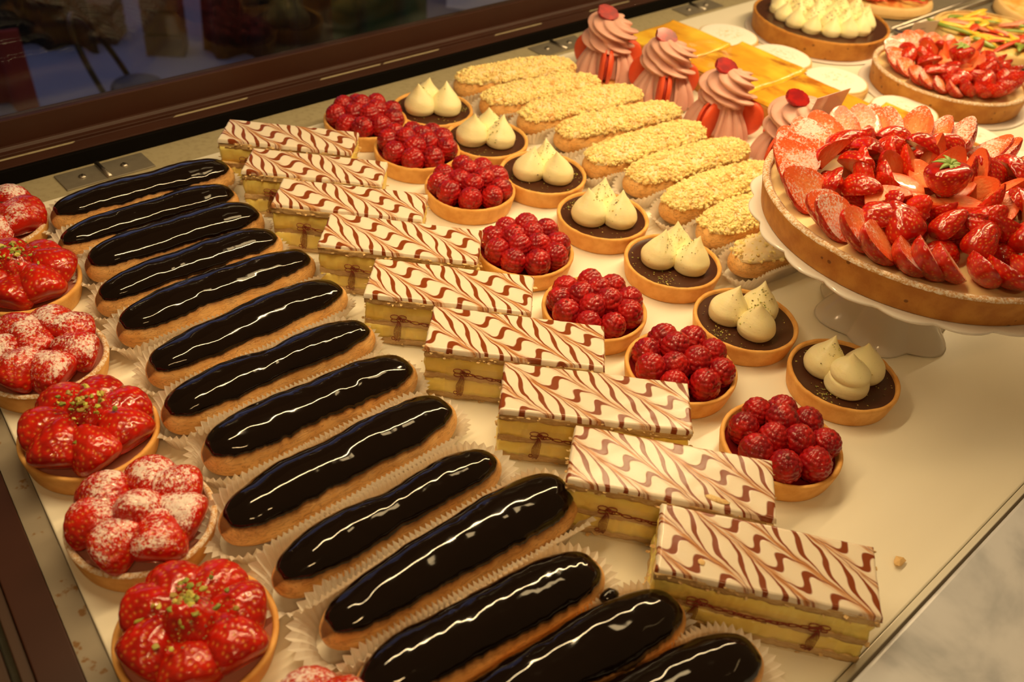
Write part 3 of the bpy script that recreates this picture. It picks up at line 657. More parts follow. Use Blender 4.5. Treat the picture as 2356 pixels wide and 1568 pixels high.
# ------------------------------------------------------------------ strawberry tartlets
ST = [(14.9, 69.8, 1), (13.9, 61.3, 0), (11.9, 52.5, 1), (11.4, 44.4, 0), (10.8, 36.4, 1), (9.7, 28.2, 0), (10.3, 19.6, 1)]
SNOTE = ['sugar-dusted strawberry tartlet, cut off at the left edge, beside the farthest eclair', 'glazed strawberry tartlet with green pistachio bits, at the left edge beside the slim eclair', 'strawberry tartlet thickly dusted with sugar, at the left edge',
         'glazed strawberry tartlet with pistachio, between two sugar-dusted ones', 'sugar-dusted strawberry tartlet, nearer one fully in view', 'glazed strawberry tartlet with pistachio pieces at the bottom left', 'tartlet of which only the sugared rim shows at the bottom edge']
SC = disc_me('pastry_cream', 3.62, 1.15, 'pink_cream_base', 8, .04, .12)
SSH = [shell_me('crust', seed=s+10) for s in range(2)]
for i, (x, y, du) in enumerate(ST):
    t = thing('strawberry_tartlet', SNOTE[i], 'tartlet', (x, y, 0), 0, 'strawberry tartlets')
    put('crust', SSH[i % 2], t, rot=(0, 0, i)); put('pastry_cream', SC, t)
    if du:
        R = 3.86; g_ = Geo(); n = 120; V, F = lathe([(3.98, 1.60), (3.93, 1.70), (3.78, 1.74), (3.66, 1.70), (3.60, 1.58)], n, False, .006, .05, (i % 2)+10, 1.3); put('sugared_rim', make_mesh('sugared_rim', V, F, mm('crust_sugared')), t, rot=(0, 0, i))
    r = np.random.RandomState(100+i); off = r.uniform(0, 6.28); n = 7
    for j in range(n):
        q = off+2*PI*j/n+r.normal()*.07; rad = Vector((math.cos(q), math.sin(q), 0)); Z = -rad*.95+Vector((0, 0, .55+.15*r.normal()))+Vector((-rad.y, rad.x, 0))*r.normal()*.35
        me = (SD['half'] if du else BH)[r.randint(3)]
        s = r.uniform(.88, .97); p0 = rad*3.12+Vector((0, 0, 1.65))
        Rm = axes(Z, Vector((0, 0, 1))+rad*.45)
        put('strawberry_half', me, t, p0, Rm, (s*1.12, s*1.1, s*.86))
    me = (SD['whole'] if du else BW)[i % 2]
    put('strawberry', me, t, (r.normal()*.1, r.normal()*.1, 1.55), (.25*r.normal(), .25*r.normal(), r.uniform(0, 6)), (1.0, 1.0, .80))
    if not du:
        sp = []
        for _ in range(3 if i < 6 else 0):
            pass
        for _ in range(46):
            q = r.uniform(0, 6.28); rr = abs(r.normal())*1.5; 
            if rr > 3: continue
            sp.append((rr*math.cos(q), rr*math.sin(q), 1.75+2.45*max(0, 1-(rr/3.9)**2)))
        big = crumbs_me('pistachio_pieces', sp, .13, .25, 200+i, [(.42, .44, .06), (.55, .50, .10), (.28, .34, .05), (.40, .28, .06)], flat=.8)
        tag(put('pistachio_pieces', big, t), kind='stuff')
        sp = [(rr*math.cos(q), rr*math.sin(q), 1.6+2.45*max(0, 1-(rr/3.9)**2)) for rr, q in zip(np.abs(r.normal(size=160))*1.5, r.uniform(0, 6.28, 160)) if rr < 3]
        tag(put('pistachio_dust', crumbs_me('pistachio_dust', sp, .03, .07, 300+i), t), kind='stuff')

# ------------------------------------------------------------------ iced puff slices
def layer_me(name, L, W, z0, z1, m_, seed, amp, fz=4, bulge=0, nx=150, ny=64, nz=5):
    """rounded slab with ragged sides"""
    per = []; hx, hy = L/2, W/2
    for q in np.linspace(-hx, hx, nx, endpoint=False): per.append((q, -hy, 0, -1))
    for q in np.linspace(-hy, hy, ny, endpoint=False): per.append((hx, q, 1, 0))
    for q in np.linspace(hx, -hx, nx, endpoint=False): per.append((q, hy, 0, 1))
    for q in np.linspace(hy, -hy, ny, endpoint=False): per.append((-hx, q, -1, 0))
    per = np.array(per); n = len(per); rows = []
    zz = np.linspace(z0, z1, nz)
    rows.append(np.column_stack([per[:, :2]*np.array([.9, .8]), np.full(n, z0)]))
    for k, z in enumerate(zz):
        P3 = np.column_stack([per[:, :2], np.full(n, z*fz)]); d = amp*wob(P3, 1.6, seed, 3)+amp*.6*wob(P3, 6, seed+1, 2)+bulge*math.sin(PI*(k+.5)/nz)
        rows.append(np.column_stack([per[:, :2]+per[:, 2:]*d[:, None], np.full(n, z)+amp*.35*wob(per[:, :2], 1.6, seed+2)]))
    for k in (.97, .6, .0): rows.append(np.column_stack([per[:, :2]*np.array([k, k if k < .9 else .93]), np.full(n, z1)+amp*.3*wob(per[:, :2]*k, 1.2, seed+4)]))
    return make_mesh(name, np.array(rows).reshape(-1, 3), grid_faces(len(rows), n, False, True), mm(m_), True)
def icing_me(L, W, seed):
    nx, ny = 170, 70; x = np.linspace(-1, 1, nx); y = np.linspace(-1, 1, ny); Xg, Yg = np.meshgrid(x, y, indexing='ij')
    hx = L/2+.04*wob(np.stack([Yg*3, Yg], -1), 2.2, seed); hy = W/2+.05*wob(np.stack([Xg*6, Xg], -1), 1.8, seed+1)
    m_ = np.minimum((1-np.abs(Xg))*hx, (1-np.abs(Yg))*hy)
    Z = .26*np.sqrt(np.clip(1-np.clip(1-m_/.22, 0, 1)**2, 0, 1))+.02*wob(np.stack([Xg*6, Yg*2.4], -1), 1.0, seed+2)-.10*(m_ < .01)
    V = np.stack([Xg*hx, Yg*hy, Z], -1).reshape(-1, 3)
    return make_mesh('icing', V, grid_faces(nx, ny), mm('feather_icing'))
def ribbon(P, w=.035, n=6): return tube(P, w*1.35, n, .5)
def garland_me(W, x0, x1):
    """scrolling garland with a bow and a hanging tassel at each end, printed on the film's long side"""
    g = Geo(); y = -W/2-.115
    q = np.linspace(0, 1, 160); xs = x0+(x1-x0)*q; sag = -.32*np.sin(q*PI)
    g.add(*ribbon(np.stack([xs+.16*np.sin(q*70), 0*q+y, 2.52+sag+.09*np.cos(q*70)], -1), .028))
    g.add(*ribbon(np.stack([xs, 0*q+y, 2.50+sag+.12*np.sin(q*26)], -1), .03)); g.add(*ribbon(np.stack([xs, 0*q+y, 2.50+sag-.12*np.sin(q*26)], -1), .022))
    for xe in (x0, x1):
        for k, (dx, dz, a_) in enumerate(((-.28, .10, .30), (.26, .12, .28), (-.30, -.22, .24), (.05, .02, .16), (.28, -.16, .18))):
            t_ = np.linspace(0, 2*PI, 22); g.add(*ribbon(np.stack([xe+dx+a_*np.cos(t_), 0*t_+y, 2.55+dz+a_*.62*np.sin(t_)], -1), .032))
        for k in range(7):
            t_ = np.linspace(0, 1, 16); o_ = (k-3)*.05; spread = np.sin(t_*PI*.9)*(k-3)*.055
            g.add(*ribbon(np.stack([xe-.10*t_+o_*.5+spread+.03*np.sin(t_*9), 0*t_+y, 2.35-1.75*t_-.03*abs(k-3)], -1), .026))
        t_ = np.linspace(0, 1.8*PI, 16); g.add(*ribbon(np.stack([xe-.35+.13*np.cos(t_), 0*t_+y, .75+.12*np.sin(t_)], -1), .028))
    return g.mesh('printed_garland', mm('print_ink'))
MF = [(38.5, 65.6, -44.5, 11.4, 3.9), (37.5, 60.0, -44.5, 11.4, 3.95), (36.95, 54.2, -45, 11.8, 4.1), (36.96, 47.6, -46.3, 11.9, 4.55), (36.11, 40.79, -46.2, 11.7, 4.55), (36.04, 33.8, -46.4, 11.9, 4.6), (36.11, 26.49, -46.2, 12.0, 4.6), (35.1, 19.4, -51.7, 12.0, 4.7), (34.33, 12.06, -53.3, 11.8, 4.8)]
MNOTE = ['by the ledge', 'overlapping the farthest one', 'close behind the gap', 'with a ragged right end', 'behind the middle one', 'at mid-tray', 'leaning over the next slice', 'with torn icing', 'with its printed film fully visible']
for i, (x, y, an, L, W) in enumerate(MF):
    t = thing('iced_puff_slice', 'feather-iced custard slice %s, %s of its row' % (MNOTE[i], nth(i, 9)), 'pastry', (x, y, .02), math.radians(an), 'iced custard slices')
    s = 400+i*20; lw = L-.25
    put('bottom_pastry', layer_me('pastry', lw, W-.25, 0, .52, 'puff', s, .09), t)
    put('lower_custard', layer_me('custard', lw-.25, W-.35, .50, 1.68, 'custard', s+3, .12, 1, .12), t)
    put('middle_pastry', layer_me('pastry', lw-.1, W-.25, 1.62, 2.10, 'puff', s+6, .10), t)
    put('upper_custard', layer_me('custard', lw-.2, W-.35, 2.06, 3.55, 'custard', s+9, .12, 1, .12), t)
    put('top_pastry', layer_me('pastry', lw+.05, W-.06, 3.46, 4.0, 'puff', s+12, .11), t)
    put('icing', icing_me(L-.06, W-.02, s+15), t, (0, 0, 4.0))
    r = np.random.RandomState(s); g = Geo()                     # loose flakes clinging to the cut edges
    for _ in range(60):
        if r.rand() < .55: p_ = (r.uniform(-L/2, L/2), -(W/2)+r.uniform(-.12, .05), r.uniform(3.5, 4.02) if r.rand() < .75 else r.uniform(0, .3))
        else: p_ = ((1 if r.rand() < .5 else -1)*(L/2-.05+r.uniform(-.05, .16)), r.uniform(-W/2, W/2), r.uniform(.2, 4.0))
        V = ICO0[0]*r.uniform(.05, .14, 3)*np.array([1.3, 1.1, .45]); g.add(V*(1+.3*r.normal(size=V.shape))+np.array(p_), ICO0[1])
    tag(put('pastry_flakes', g.mesh('pastry_flakes', mm('puff'), False), t), kind='stuff')
    x0, x1 = -4.0, 3.9
    fv = [(x0-.4, W/2+.10, 2.95), (x0-.4, W/2+.06, .03), (x0-.4, -W/2-.06, .03), (x0-.4, -W/2-.10, 2.95)]
    V = np.array(fv+[(a_+(x1-x0)+.8, b_, c_) for a_, b_, c_ in fv]); V2 = V*np.array([1, .992, 1])
    film = put('clear_film', make_mesh('clear_film', V, [[0, 1, 5, 4], [1, 2, 6, 5], [2, 3, 7, 6]], mm('film'), False), t)
    put('printed_garland', garland_me(W, -3.3, 3.1), t)
    if i == 7:
        V = ICO1[0]*np.array([.75, .26, .05]); V[:, 2] += .06*wob(V*3, 2, 5); put('torn_icing', make_mesh('torn_icing', V, ICO1[1], mm('puff')), t, (2.6, -1.7, 4.27), (0, 0, -.2))
    if i == 8:
        V = ICO0[0]*np.array([.22, .25, .06]); put('pastry_flake', make_mesh('pastry_flake', V, ICO0[1], mm('dough'), False), t, (-3.5, -1.3, 4.29), (0, 0, .4))

# ------------------------------------------------------------------ big strawberry tart on its cake stand
BX, BY, BZ = 65.5, 22.0, 8.6
st = thing('cake_stand', 'white porcelain cake stand with scalloped plate and foot, carrying the big strawberry tart', 'cake stand', (BX, BY, 0))
n = 216; t_ = np.linspace(0, 2*PI, n, endpoint=False)
def scalloped(prof, lobes, amp_of, twist=0, pw=1.0):
    V = []
    for k, (r_, z_) in enumerate(prof):
        a_ = amp_of(k); sc = 1+a_*(np.abs(np.sin(t_*lobes/2+twist))**pw-.5)
        V.append(np.column_stack([r_*sc*np.cos(t_), r_*sc*np.sin(t_), np.full(n, z_)+a_*1.5*(np.cos(t_*lobes)*0)]))
    return np.concatenate(V), grid_faces(len(prof), n, False, True)
pp = [(0, 8.0), (9, 8.0), (11.2, 7.95), (12.1, 8.1), (12.45, 8.3), (12.5, 8.42), (12.4, 8.52), (12.0, 8.45), (11.0, 8.4), (8, 8.45), (0, 8.45)]
V, F = scalloped(pp, 20, lambda k: (0, 0, .01, .03, .045, .045, .04, .02, .0, 0, 0)[k], .35, .8); put('plate', make_mesh('plate', V, F, mm('porcelain')), st)
fp = [(0, .3), (3.4, .3), (4.6, .05), (4.95, .0), (5.1, .12), (5.0, .35), (4.55, .9), (3.9, 1.7), (3.2, 3.0), (2.75, 4.6), (2.6, 6.0), (2.9, 7.2), (3.6, 8.0), (0, 8.0)]
V, F = scalloped(fp, 6, lambda k: (0, .05, .17, .19, .19, .185, .17, .15, .12, .06, .02, 0, 0, 0)[k], .25, 1.3); put('foot', make_mesh('foot', V, F, mm('porcelain')), st)

def tart_shell(t, D, H, seed, m_='crust_dark', sugar=True, th=.55):
    R = D/2; prof = [(0, 0), (R*.96, 0), (R*.965, .06), (R*.975, H*.3), (R*.985, H*.6), (R, H-.12), (R-.05, H), (R-.25, H+.06), (R-th, H-.05), (R-th-.12, H-.7), (0, H-.7)]
    P = []
    for a_, b_ in zip(prof[:-1], prof[1:]):
        for q in np.linspace(0, 1, 4, endpoint=False): P.append((a_[0]+(b_[0]-a_[0])*q, a_[1]+(b_[1]-a_[1])*q))
    P.append(prof[-1]); V, F = lathe(P, 220, False, .004, .05, seed, 1.2); V[:, 2] += .03*wob(V, 2.5, seed)*(V[:, 2] > H*.8)
    put('crust', make_mesh('crust', V, F, mm(m_)), t)
    if sugar:
        V, F = lathe([(R+.01, H-.10), (R-.02, H+.02), (R-.15, H+.10), (R-.35, H+.12), (R-th, H+.03), (R-th-.06, H-.2)], 220, False, .004, .05, seed, 1.2); V += .025*wob(V, 6, seed)[:, None]
        put('sugared_rim', make_mesh('sugared_rim', V, F, mm('crust_sugared')), t)
def leaf_geo(t, loc):
    g = Geo()
    for k in range(9):
        q = 2*PI*k/9+.2; L_ = 1.25+.25*math.sin(k*2.3); V = []
        for a_ in np.linspace(0, 1, 7):
            w_ = .25*math.sin(PI*min(1, a_*.93+.07))**.8*(1-a_*.35); c_ = a_*L_
            for s_ in (-1, 0, 1): V.append((c_*math.cos(q)-s_*w_*math.sin(q), c_*math.sin(q)+s_*w_*math.cos(q), .10+.22*math.sin(a_*2.6)-.22*a_*a_+(.03 if s_ == 0 else 0)))
        g.add(V, grid_faces(7, 3))
    g.add(*tube([(0, 0, .05), (.03, 0, .25), (.09, .02, .42)], [.07, .06, .05], 8))
    o = put('leaves', g.mesh('leaves', mm('leaf')), t, loc, (.1, 0, 0)); so = o.modifiers.new('thick', 'SOLIDIFY'); so.thickness = .0003
def strawberry_tart(label, loc, D, H, seed, crustm):
    t = thing('strawberry_tart', label, 'tart', loc); tart_shell(t, D, H, seed, crustm); R = D/2; r = np.random.RandomState(seed)
    put('pastry_cream', disc_me('pastry_cream', R-.5, H-.45, 'tart_cream', 3, .08, 0, 12, 90), t)
    def tg(q): return Vector((-math.sin(q), math.cos(q), 0))
    n = int(R*3.0)                                                        # outer ring of halves, dusted, leaning on each other
    for j in range(n):
        q = 2*PI*j/n+r.normal()*.03; rad = Vector((math.cos(q), math.sin(q), 0)); cutn = tg(q)*.62+Vector((0, 0, .66))-rad*.28+Vector(r.normal(size=3))*.10
        Z = rad*.85+Vector((0, 0, .42+.12*r.normal()))-tg(q)*.30; me = SD['half'][r.randint(3)] if r.rand() < .55 else LD[r.randint(3)]; s = r.uniform(.88, 1.04)*(1 if D > 20 else .8)
        p0 = rad*(R-3.3)+Vector((0, 0, H+.35+r.uniform(0, .25)))
        put('strawberry_half', me, t, p0, axes(Z, -cutn), (s*1.04, s*.9, s))
    n = int(R*2.3)                                                        # second ring, glazed wedges and halves
    for j in range(n):
        q = 2*PI*(j+.5)/n+r.normal()*.06; rad = Vector((math.cos(q), math.sin(q), 0)); cutn = tg(q)*.35+Vector((0, 0, -.65))-rad*.3+Vector(r.normal(size=3))*.35
        Z = -rad*.5+Vector((0, 0, .35+.2*r.rand()))+tg(q)*r.choice([-.7, .5, .8]); me = (BH+BQ+BH)[r.randint(8)]; s = r.uniform(.70, .88)*(1 if D > 20 else .85)
        put('strawberry_half' if me in BH else 'strawberry_wedge', me, t, rad*(R*(.66 if j % 2 else .52))+Vector((0, 0, H+.55+.3*r.rand())), axes(Z, -cutn), s)
    n = int(R*1.9)                                                         # third ring
    for j in range(n):
        q = 2*PI*j/n+r.normal()*.08+.3; rad = Vector((math.cos(q), math.sin(q), 0)); cutn = Vector((0, 0, .5))-rad*.5+Vector(r.normal(size=3))*.45
        Z = rad*.3+Vector((0, 0, .65))+tg(q)*r.normal()*.6; me = (LQ+BH+BQ)[r.randint(9)]; s = r.uniform(.68, .85)*(1 if D > 20 else .85)
        put('strawberry_wedge', me, t, rad*(R*(.36 if j % 2 else .24))+Vector((0, 0, H+.4)), axes(Z, -cutn), s)
    for j in range(int(R*1.35)):                                            # glazed halves filling the gaps, skin upwards
        q = 2*PI*j/int(R*1.35)+.15; rad = Vector((math.cos(q), math.sin(q), 0)); Z = tg(q)*r.choice([-1., 1.])+rad*r.normal()*.5+Vector((0, 0, .12))
        put('strawberry_half', BH[j % 3], t, rad*(R*(.60 if j % 2 else .40)+.3*r.normal())-Z.normalized()*1.4+Vector((0, 0, H-.25)), axes(Z, Vector((0, 0, 1))), .74*(1 if D > 20 else .85))
    for j in range(5):
        q = 2*PI*j/5+.9; rad = Vector((math.cos(q), math.sin(q), 0)); cutn = Vector((0, 0, 1.0))+rad*-.2
        put('strawberry_wedge', LQ[2+j % 3], t, rad*.8+Vector((0, 0, H+.75)), axes(rad+Vector((0, 0, .25)), -cutn), .85*(1 if D > 20 else .85))
    bz = H+1.2; bo = img(.10, -.15)
    o = put('whole_strawberry', remat(BW[0], 'strawberry_skin'), t, (bo[0]+.2, bo[1], bz+1.75), (PI-.25, .12, .4), 1.0 if D > 20 else .85)
    o.scale = (1.12*(1 if D > 20 else .85),)*2+(.68*(1 if D > 20 else .85),)
    leaf_geo(t, (bo[0]+.15, bo[1]-.1, bz+1.80)) 
    return t
strawberry_tart('large strawberry tart on the white cake stand, a leafy whole strawberry in its centre', (BX, BY, 8.45), 24.4, 2.3, 1, 'crust_dark')
strawberry_tart('smaller strawberry tart lying on the tray at the upper right, near the vegetable tarts', (112.9, 41.7, .25), 18, 2.4, 2, 'crust_dark')
V, F = lathe([(0, .02), (9.4, .02), (9.9, .1), (9.85, .2), (9.3, .14), (0, .12)], 120); tag(put('paper_doily', make_mesh('paper_doily', V, F, mm('card_white')), None, (112.9, 41.7, 0.02)), 'thin white round board under the smaller strawberry tart', 'board')
# ------------------------------------------------------------------ large chocolate tart
t = thing('chocolate_tart', 'large chocolate tart crowned with pointed cream dollops at the top of the photo', 'tart', (114.1, 60.5, .2)); tart_shell(t, 17.5, 2.3, 5, 'crust_dark', False, .35)
put('chocolate_filling', disc_me('chocolate_filling', 8.5, 2.15, 'filling_choc', 5, .03, .03), t)
r = np.random.RandomState(44); sp = []; k = 0
for rr, nn in ((5.6, 15), (3.3, 9), (1.1, 3)):
    for j in range(nn):
        q = 2*PI*j/nn+rr; k += 1; put('cream_dollop', DOL[k % 5], t, (rr*math.cos(q)+r.normal()*.1, rr*math.sin(q), 2.1), (0, 0, k*1.9), .86*r.uniform(.92, 1.06))
for _ in range(420):
    q = r.uniform(0, 6.28); rr = 5.6*math.sqrt(r.rand()); sp.append((rr*math.cos(q), rr*math.sin(q), 2.25+r.uniform(1.0, 2.3)))
tag(put('pistachio_crumbs', crumbs_me('pistachio_crumbs', sp, .05, .13, 3), t), kind='stuff')
V, F = lathe([(0, .02), (8.9, .02), (9.3, .1), (9.2, .2), (8.8, .14), (0, .12)], 120); tag(put('cake_board', make_mesh('cake_board', V, F, mm('card_white')), None, (114.1, 60.5, 0.02)), 'thin white round board under the large chocolate tart', 'board')

# ------------------------------------------------------------------ pink cream puffs with macarons
def ridged(pr, lobes, depth, twist, n=120, seed=0):
    P = smooth_prof(pr, 60); a = np.linspace(0, 2*PI, n, endpoint=False); V = []
    for r_, z_ in P:
        ph = lobes*a+twist*z_; k = 1-depth*(np.abs(np.cos(ph/2))**3); V.append(np.column_stack([r_*k*np.cos(a), r_*k*np.sin(a), np.full(n, z_)]))
    return np.concatenate(V), grid_faces(len(P), n, False, True)
def swirl_me():
    V, F = ridged([(0, 7.7), (.6, 7.66), (1.5, 7.35), (2.25, 6.75), (2.55, 6.0), (2.45, 5.45), (2.32, 5.1), (2.6, 4.7), (2.65, 4.2), (2.1, 3.65), (1.2, 3.4), (0, 3.4)], 7, .25, 6.5, 144)
    q = np.arctan2(V[:, 1], V[:, 0]); V[:, 0] += .22*np.sin(V[:, 2]*2.6); V[:, 1] += .22*np.cos(V[:, 2]*2.6)
    V[:, 2] += .22*np.sin(q)*np.clip((V[:, 2]-3.4)/1.5, 0, 1)
    return make_mesh('cream_rosette', V, F, mm('pink_cream'))
ROS = swirl_me()
def skirt_me():
    """fan of cream ridges hanging between two macarons"""
    nu, nv = 40, 90; u = np.linspace(0, 1, nu); v = np.linspace(-1, 1, nv); V = []
    for a_ in u:
        for b_ in v:
            q = b_*.72*(.55+.45*a_); R_ = 1.5+2.35*math.sin(a_*1.5)**1.2*math.cos(b_*1.0)**.5; rid = .55*(1-abs(math.sin(b_*5.2+.8*a_)))**1.3*(.4+.6*a_)
            V.append(((R_-rid)*math.cos(q+.18*a_), (R_-rid)*math.sin(q+.18*a_), 4.3-3.9*a_**1.25))
    me = make_mesh('cream_skirt', V, grid_faces(nu, nv), mm('pink_cream')); return me
SK = skirt_me()

core = make_mesh('cream_core', *ridged([(0, .4), (2.4, .5), (2.5, 1.5), (2.2, 3), (1.9, 4.2), (0, 4.6)], 24, .08, .4), mm('pink_cream'))
mac = make_mesh('shell', *lathe(smooth_prof([(0, .72), (.9, .66), (1.45, .45), (1.6, .18), (1.62, .08), (1.5, .05), (0, .05)], 24), 44), mm('macaron'))
macf = make_mesh('filling', *lathe([(0, -.16), (1.38, -.16), (1.45, 0), (1.38, .16), (0, .16)], 36), mm('macaron_fill'))
sab = make_mesh('pastry_base', *lathe([(0, 0), (3.1, 0), (3.25, .25), (3.1, .5), (0, .5)], 60, False, .01), mm('crust'))
V = RASP[0].vertices; hv = np.zeros(len(V)*3); V.foreach_get('co', hv); hv = hv.reshape(-1, 3)/S; k_ = hv[:, 1] < 0; hv[k_, 1] = 0; hv[:, 1] *= 1.1
HR = make_mesh('raspberry_half', hv, [list(p.vertices) for p in RASP[0].polygons], mm('raspberry'))
PK = [(79.9, 66.4), (80.6, 58.6), (80.0, 50.2), (80.2, 41.8)]
pr = None
for i, (x, y) in enumerate(PK):
    t = thing('pink_cream_pastry', 'pink cream rosette pastry set with orange macarons, %s' % ('farthest, against the ledge', 'second from the ledge', 'third, its macarons in full view', 'nearest, half behind the big tart')[i], 'pastry', (x, y, 0), 0, 'pink macaron pastries')
    put('pastry_base', sab, t); put('cream_core', core, t)
    base = math.atan2(*img(-.05 if i < 2 else -.75, -1)[::-1])
    for j in range(3):
        q = base+j*2*PI/3; o = thing('macaron', None, None, (2.5*math.cos(q), 2.5*math.sin(q), 2.15)); o.parent = t
        o.rotation_euler = axes((-math.sin(q), math.cos(q), 0), (math.cos(q)*.2, math.sin(q)*.2, 1)).to_euler()
        put('shell', mac, o, (0, 0, .12), scale=(1.1, 1.18, .92)); put('shell', mac, o, (0, 0, -.12), (PI, 0, 0), scale=(1.1, 1.18, .92)); put('filling', macf, o)
        put('cream_skirt', SK, t, (0, 0, 0), (0, 0, q+PI/3-.12))
    put('cream_rosette', ROS, t, (0, 0, .25), (0, 0, i*1.5), (1.12, 1.12, .88))
    d_ = img(-.15, -.1); put('raspberry_half', HR, t, (d_[0]*5, d_[1]*5, 7.45), axes((img(1, .1)[0], img(1, .1)[1], -.25), (img(.2, 1)[0]*.75, img(.2, 1)[1]*.75, -1.0)), (.9, .9, 1.15))

# ------------------------------------------------------------------ golden flan slices
def flan(i, x0, x1, y0, y1, h, label, an=0):
    t = thing('flan_slice', label, 'flan', ((x0+x1)/2, (y0+y1)/2, 0), math.radians(an), 'golden flan slices'); L, W = x1-x0, y1-y0
    o = put('pastry_base', layer_me('pastry_base', L, W, 0, h-.60, 'flan_side', 600+i, .07, 1, 0, 60, 60, 8), t)
    nx = 60; Xg, Yg = np.meshgrid(np.linspace(-1, 1, nx), np.linspace(-1, 1, nx), indexing='ij'); m_ = np.minimum(1-np.abs(Xg), 1-np.abs(Yg))
    Z = h-.50+.38*np.clip(m_/.08, 0, 1)**.5+.10*wob(np.stack([Xg*L/2+i*9, Yg*W/2], -1), .45, 5)+.22*np.exp(-((1-Xg)/.12)**2)
    ew = 1.0+.022*wob(np.stack([Xg*L/2+i*7, Yg*W/2], -1), .5, 9); V = np.stack([Xg*L/2*ew, Yg*W/2*ew, Z], -1).reshape(-1, 3); put('custard_top', make_mesh('custard_top', V, grid_faces(nx, nx), mm('flan_top')), t)
flan(0, 85.8, 95.6, 60.75, 69.8, 2.6, 'golden baked flan slice, farthest of its row, behind the pink pastries', 2)
flan(1, 86.2, 97.3, 51.3, 60.7, 2.8, 'golden baked flan slice, second of its row, with brown scorched spots')
flan(2, 85.6, 96.0, 41.75, 51.25, 2.7, 'golden baked flan slice, third of its row, behind the pink pastry in full view', -1)
flan(3, 86.5, 98.2, 32.75, 41.7, 2.6, 'golden baked flan slice, fourth of its row, behind the price card')
flan(4, 86.2, 97.6, 24.0, 32.7, 2.7, 'golden baked flan slice, nearest of its row, mostly hidden by the big tart')
# ------------------------------------------------------------------ round cakes white with sugar
WC = [(100.8, 65.0), (101.2, 57.3), (101.3, 49.6), (101.2, 40.6), (101.3, 32.7), (101.2, 25.2)]
cakeb = make_mesh('cake', *lathe(smooth_prof([(0, 0), (3.2, .0), (3.75, .25), (3.85, .7), (3.7, 1.05), (3.3, 1.25), (0, 1.35)], 30), 72, False, .012, .05, 3), mm('dough'))
caket = make_mesh('sugar_top', *lathe(smooth_prof([(3.72, 1.02), (3.55, 1.22), (3.1, 1.36), (1.5, 1.46), (0.01, 1.48)], 24), 72, False, .012, .05, 3), mm('powder_top'))
for i, (x, y) in enumerate(WC):
    t = thing('sugared_cake', 'flat round cake white with icing sugar, %s' % ('farthest of its row, behind the first flan slice', 'second of its row, beside the large chocolate tart', 'third of its row, tucked behind a flan slice', 'fourth of its row, beside the smaller strawberry tart', 'fifth of its row, below the smaller strawberry tart', 'at the right edge of the photo')[i], 'cake', (x, y, 0), i*1.7, 'icing-sugared cakes')
    put('cake', cakeb, t); put('sugar_top', caket, t)
# ------------------------------------------------------------------ price cards
def card(name, label, cat, p0, p1, h, lean, m_='price_paper'):
    p0, p1 = np.array(p0, float), np.array(p1, float); d = p1-p0; L = np.linalg.norm(d); nrm = np.cross(d/L, [0, 0, 1.])
    t = thing(name, label, cat, p0, math.atan2(d[1], d[0]))
    V, F = box(0, L, -.035, .035, 0, h); put('card', make_mesh('card', V, F, mm(m_), False), t, rot=(lean, 0, 0))
    V, F = box(-.06, L+.06, -.07, -.045, -.06, h+.06); put('clear_sleeve', make_mesh('clear_sleeve', V, F, mm('film'), False), t, rot=(lean, 0, 0))
    return t, L
def card_world(px, py, z):
    d = ((px-1178)/F_PX*cx_+(py-784)/F_PX*cy_+cf_); k = (z-CAM_H)/d[2]; return np.array([0, 0, CAM_H])+d*k
card('price_card', 'small slanting price card seen from behind at the back rim of the big strawberry tart', 'card', (67.3, 34.45, 10.85), (71.5, 34.1, 10.85), 2.75, .2)
t, L = card('price_card', 'small white price card standing behind the smaller strawberry tart', 'card', (120.1, 51.3, .1), (124.1, 50.0, .1), 3.95, .1, 'card_white')
g = Geo()
for k, (a_, b_, z_) in enumerate(((.35, .55, .80), (.30, .62, .70), (.42, .58, .60), (.36, .6, .46), (.40, .52, .38))):
    for yy in (-.05, .05): g.add(*box(L*a_, L*b_, yy-.004, yy+.004, 3.75*z_-.05, 3.75*z_+.05))
put('faint_print', g.mesh('faint_print', mm('ink'), False), t, rot=(.1, 0, 0))

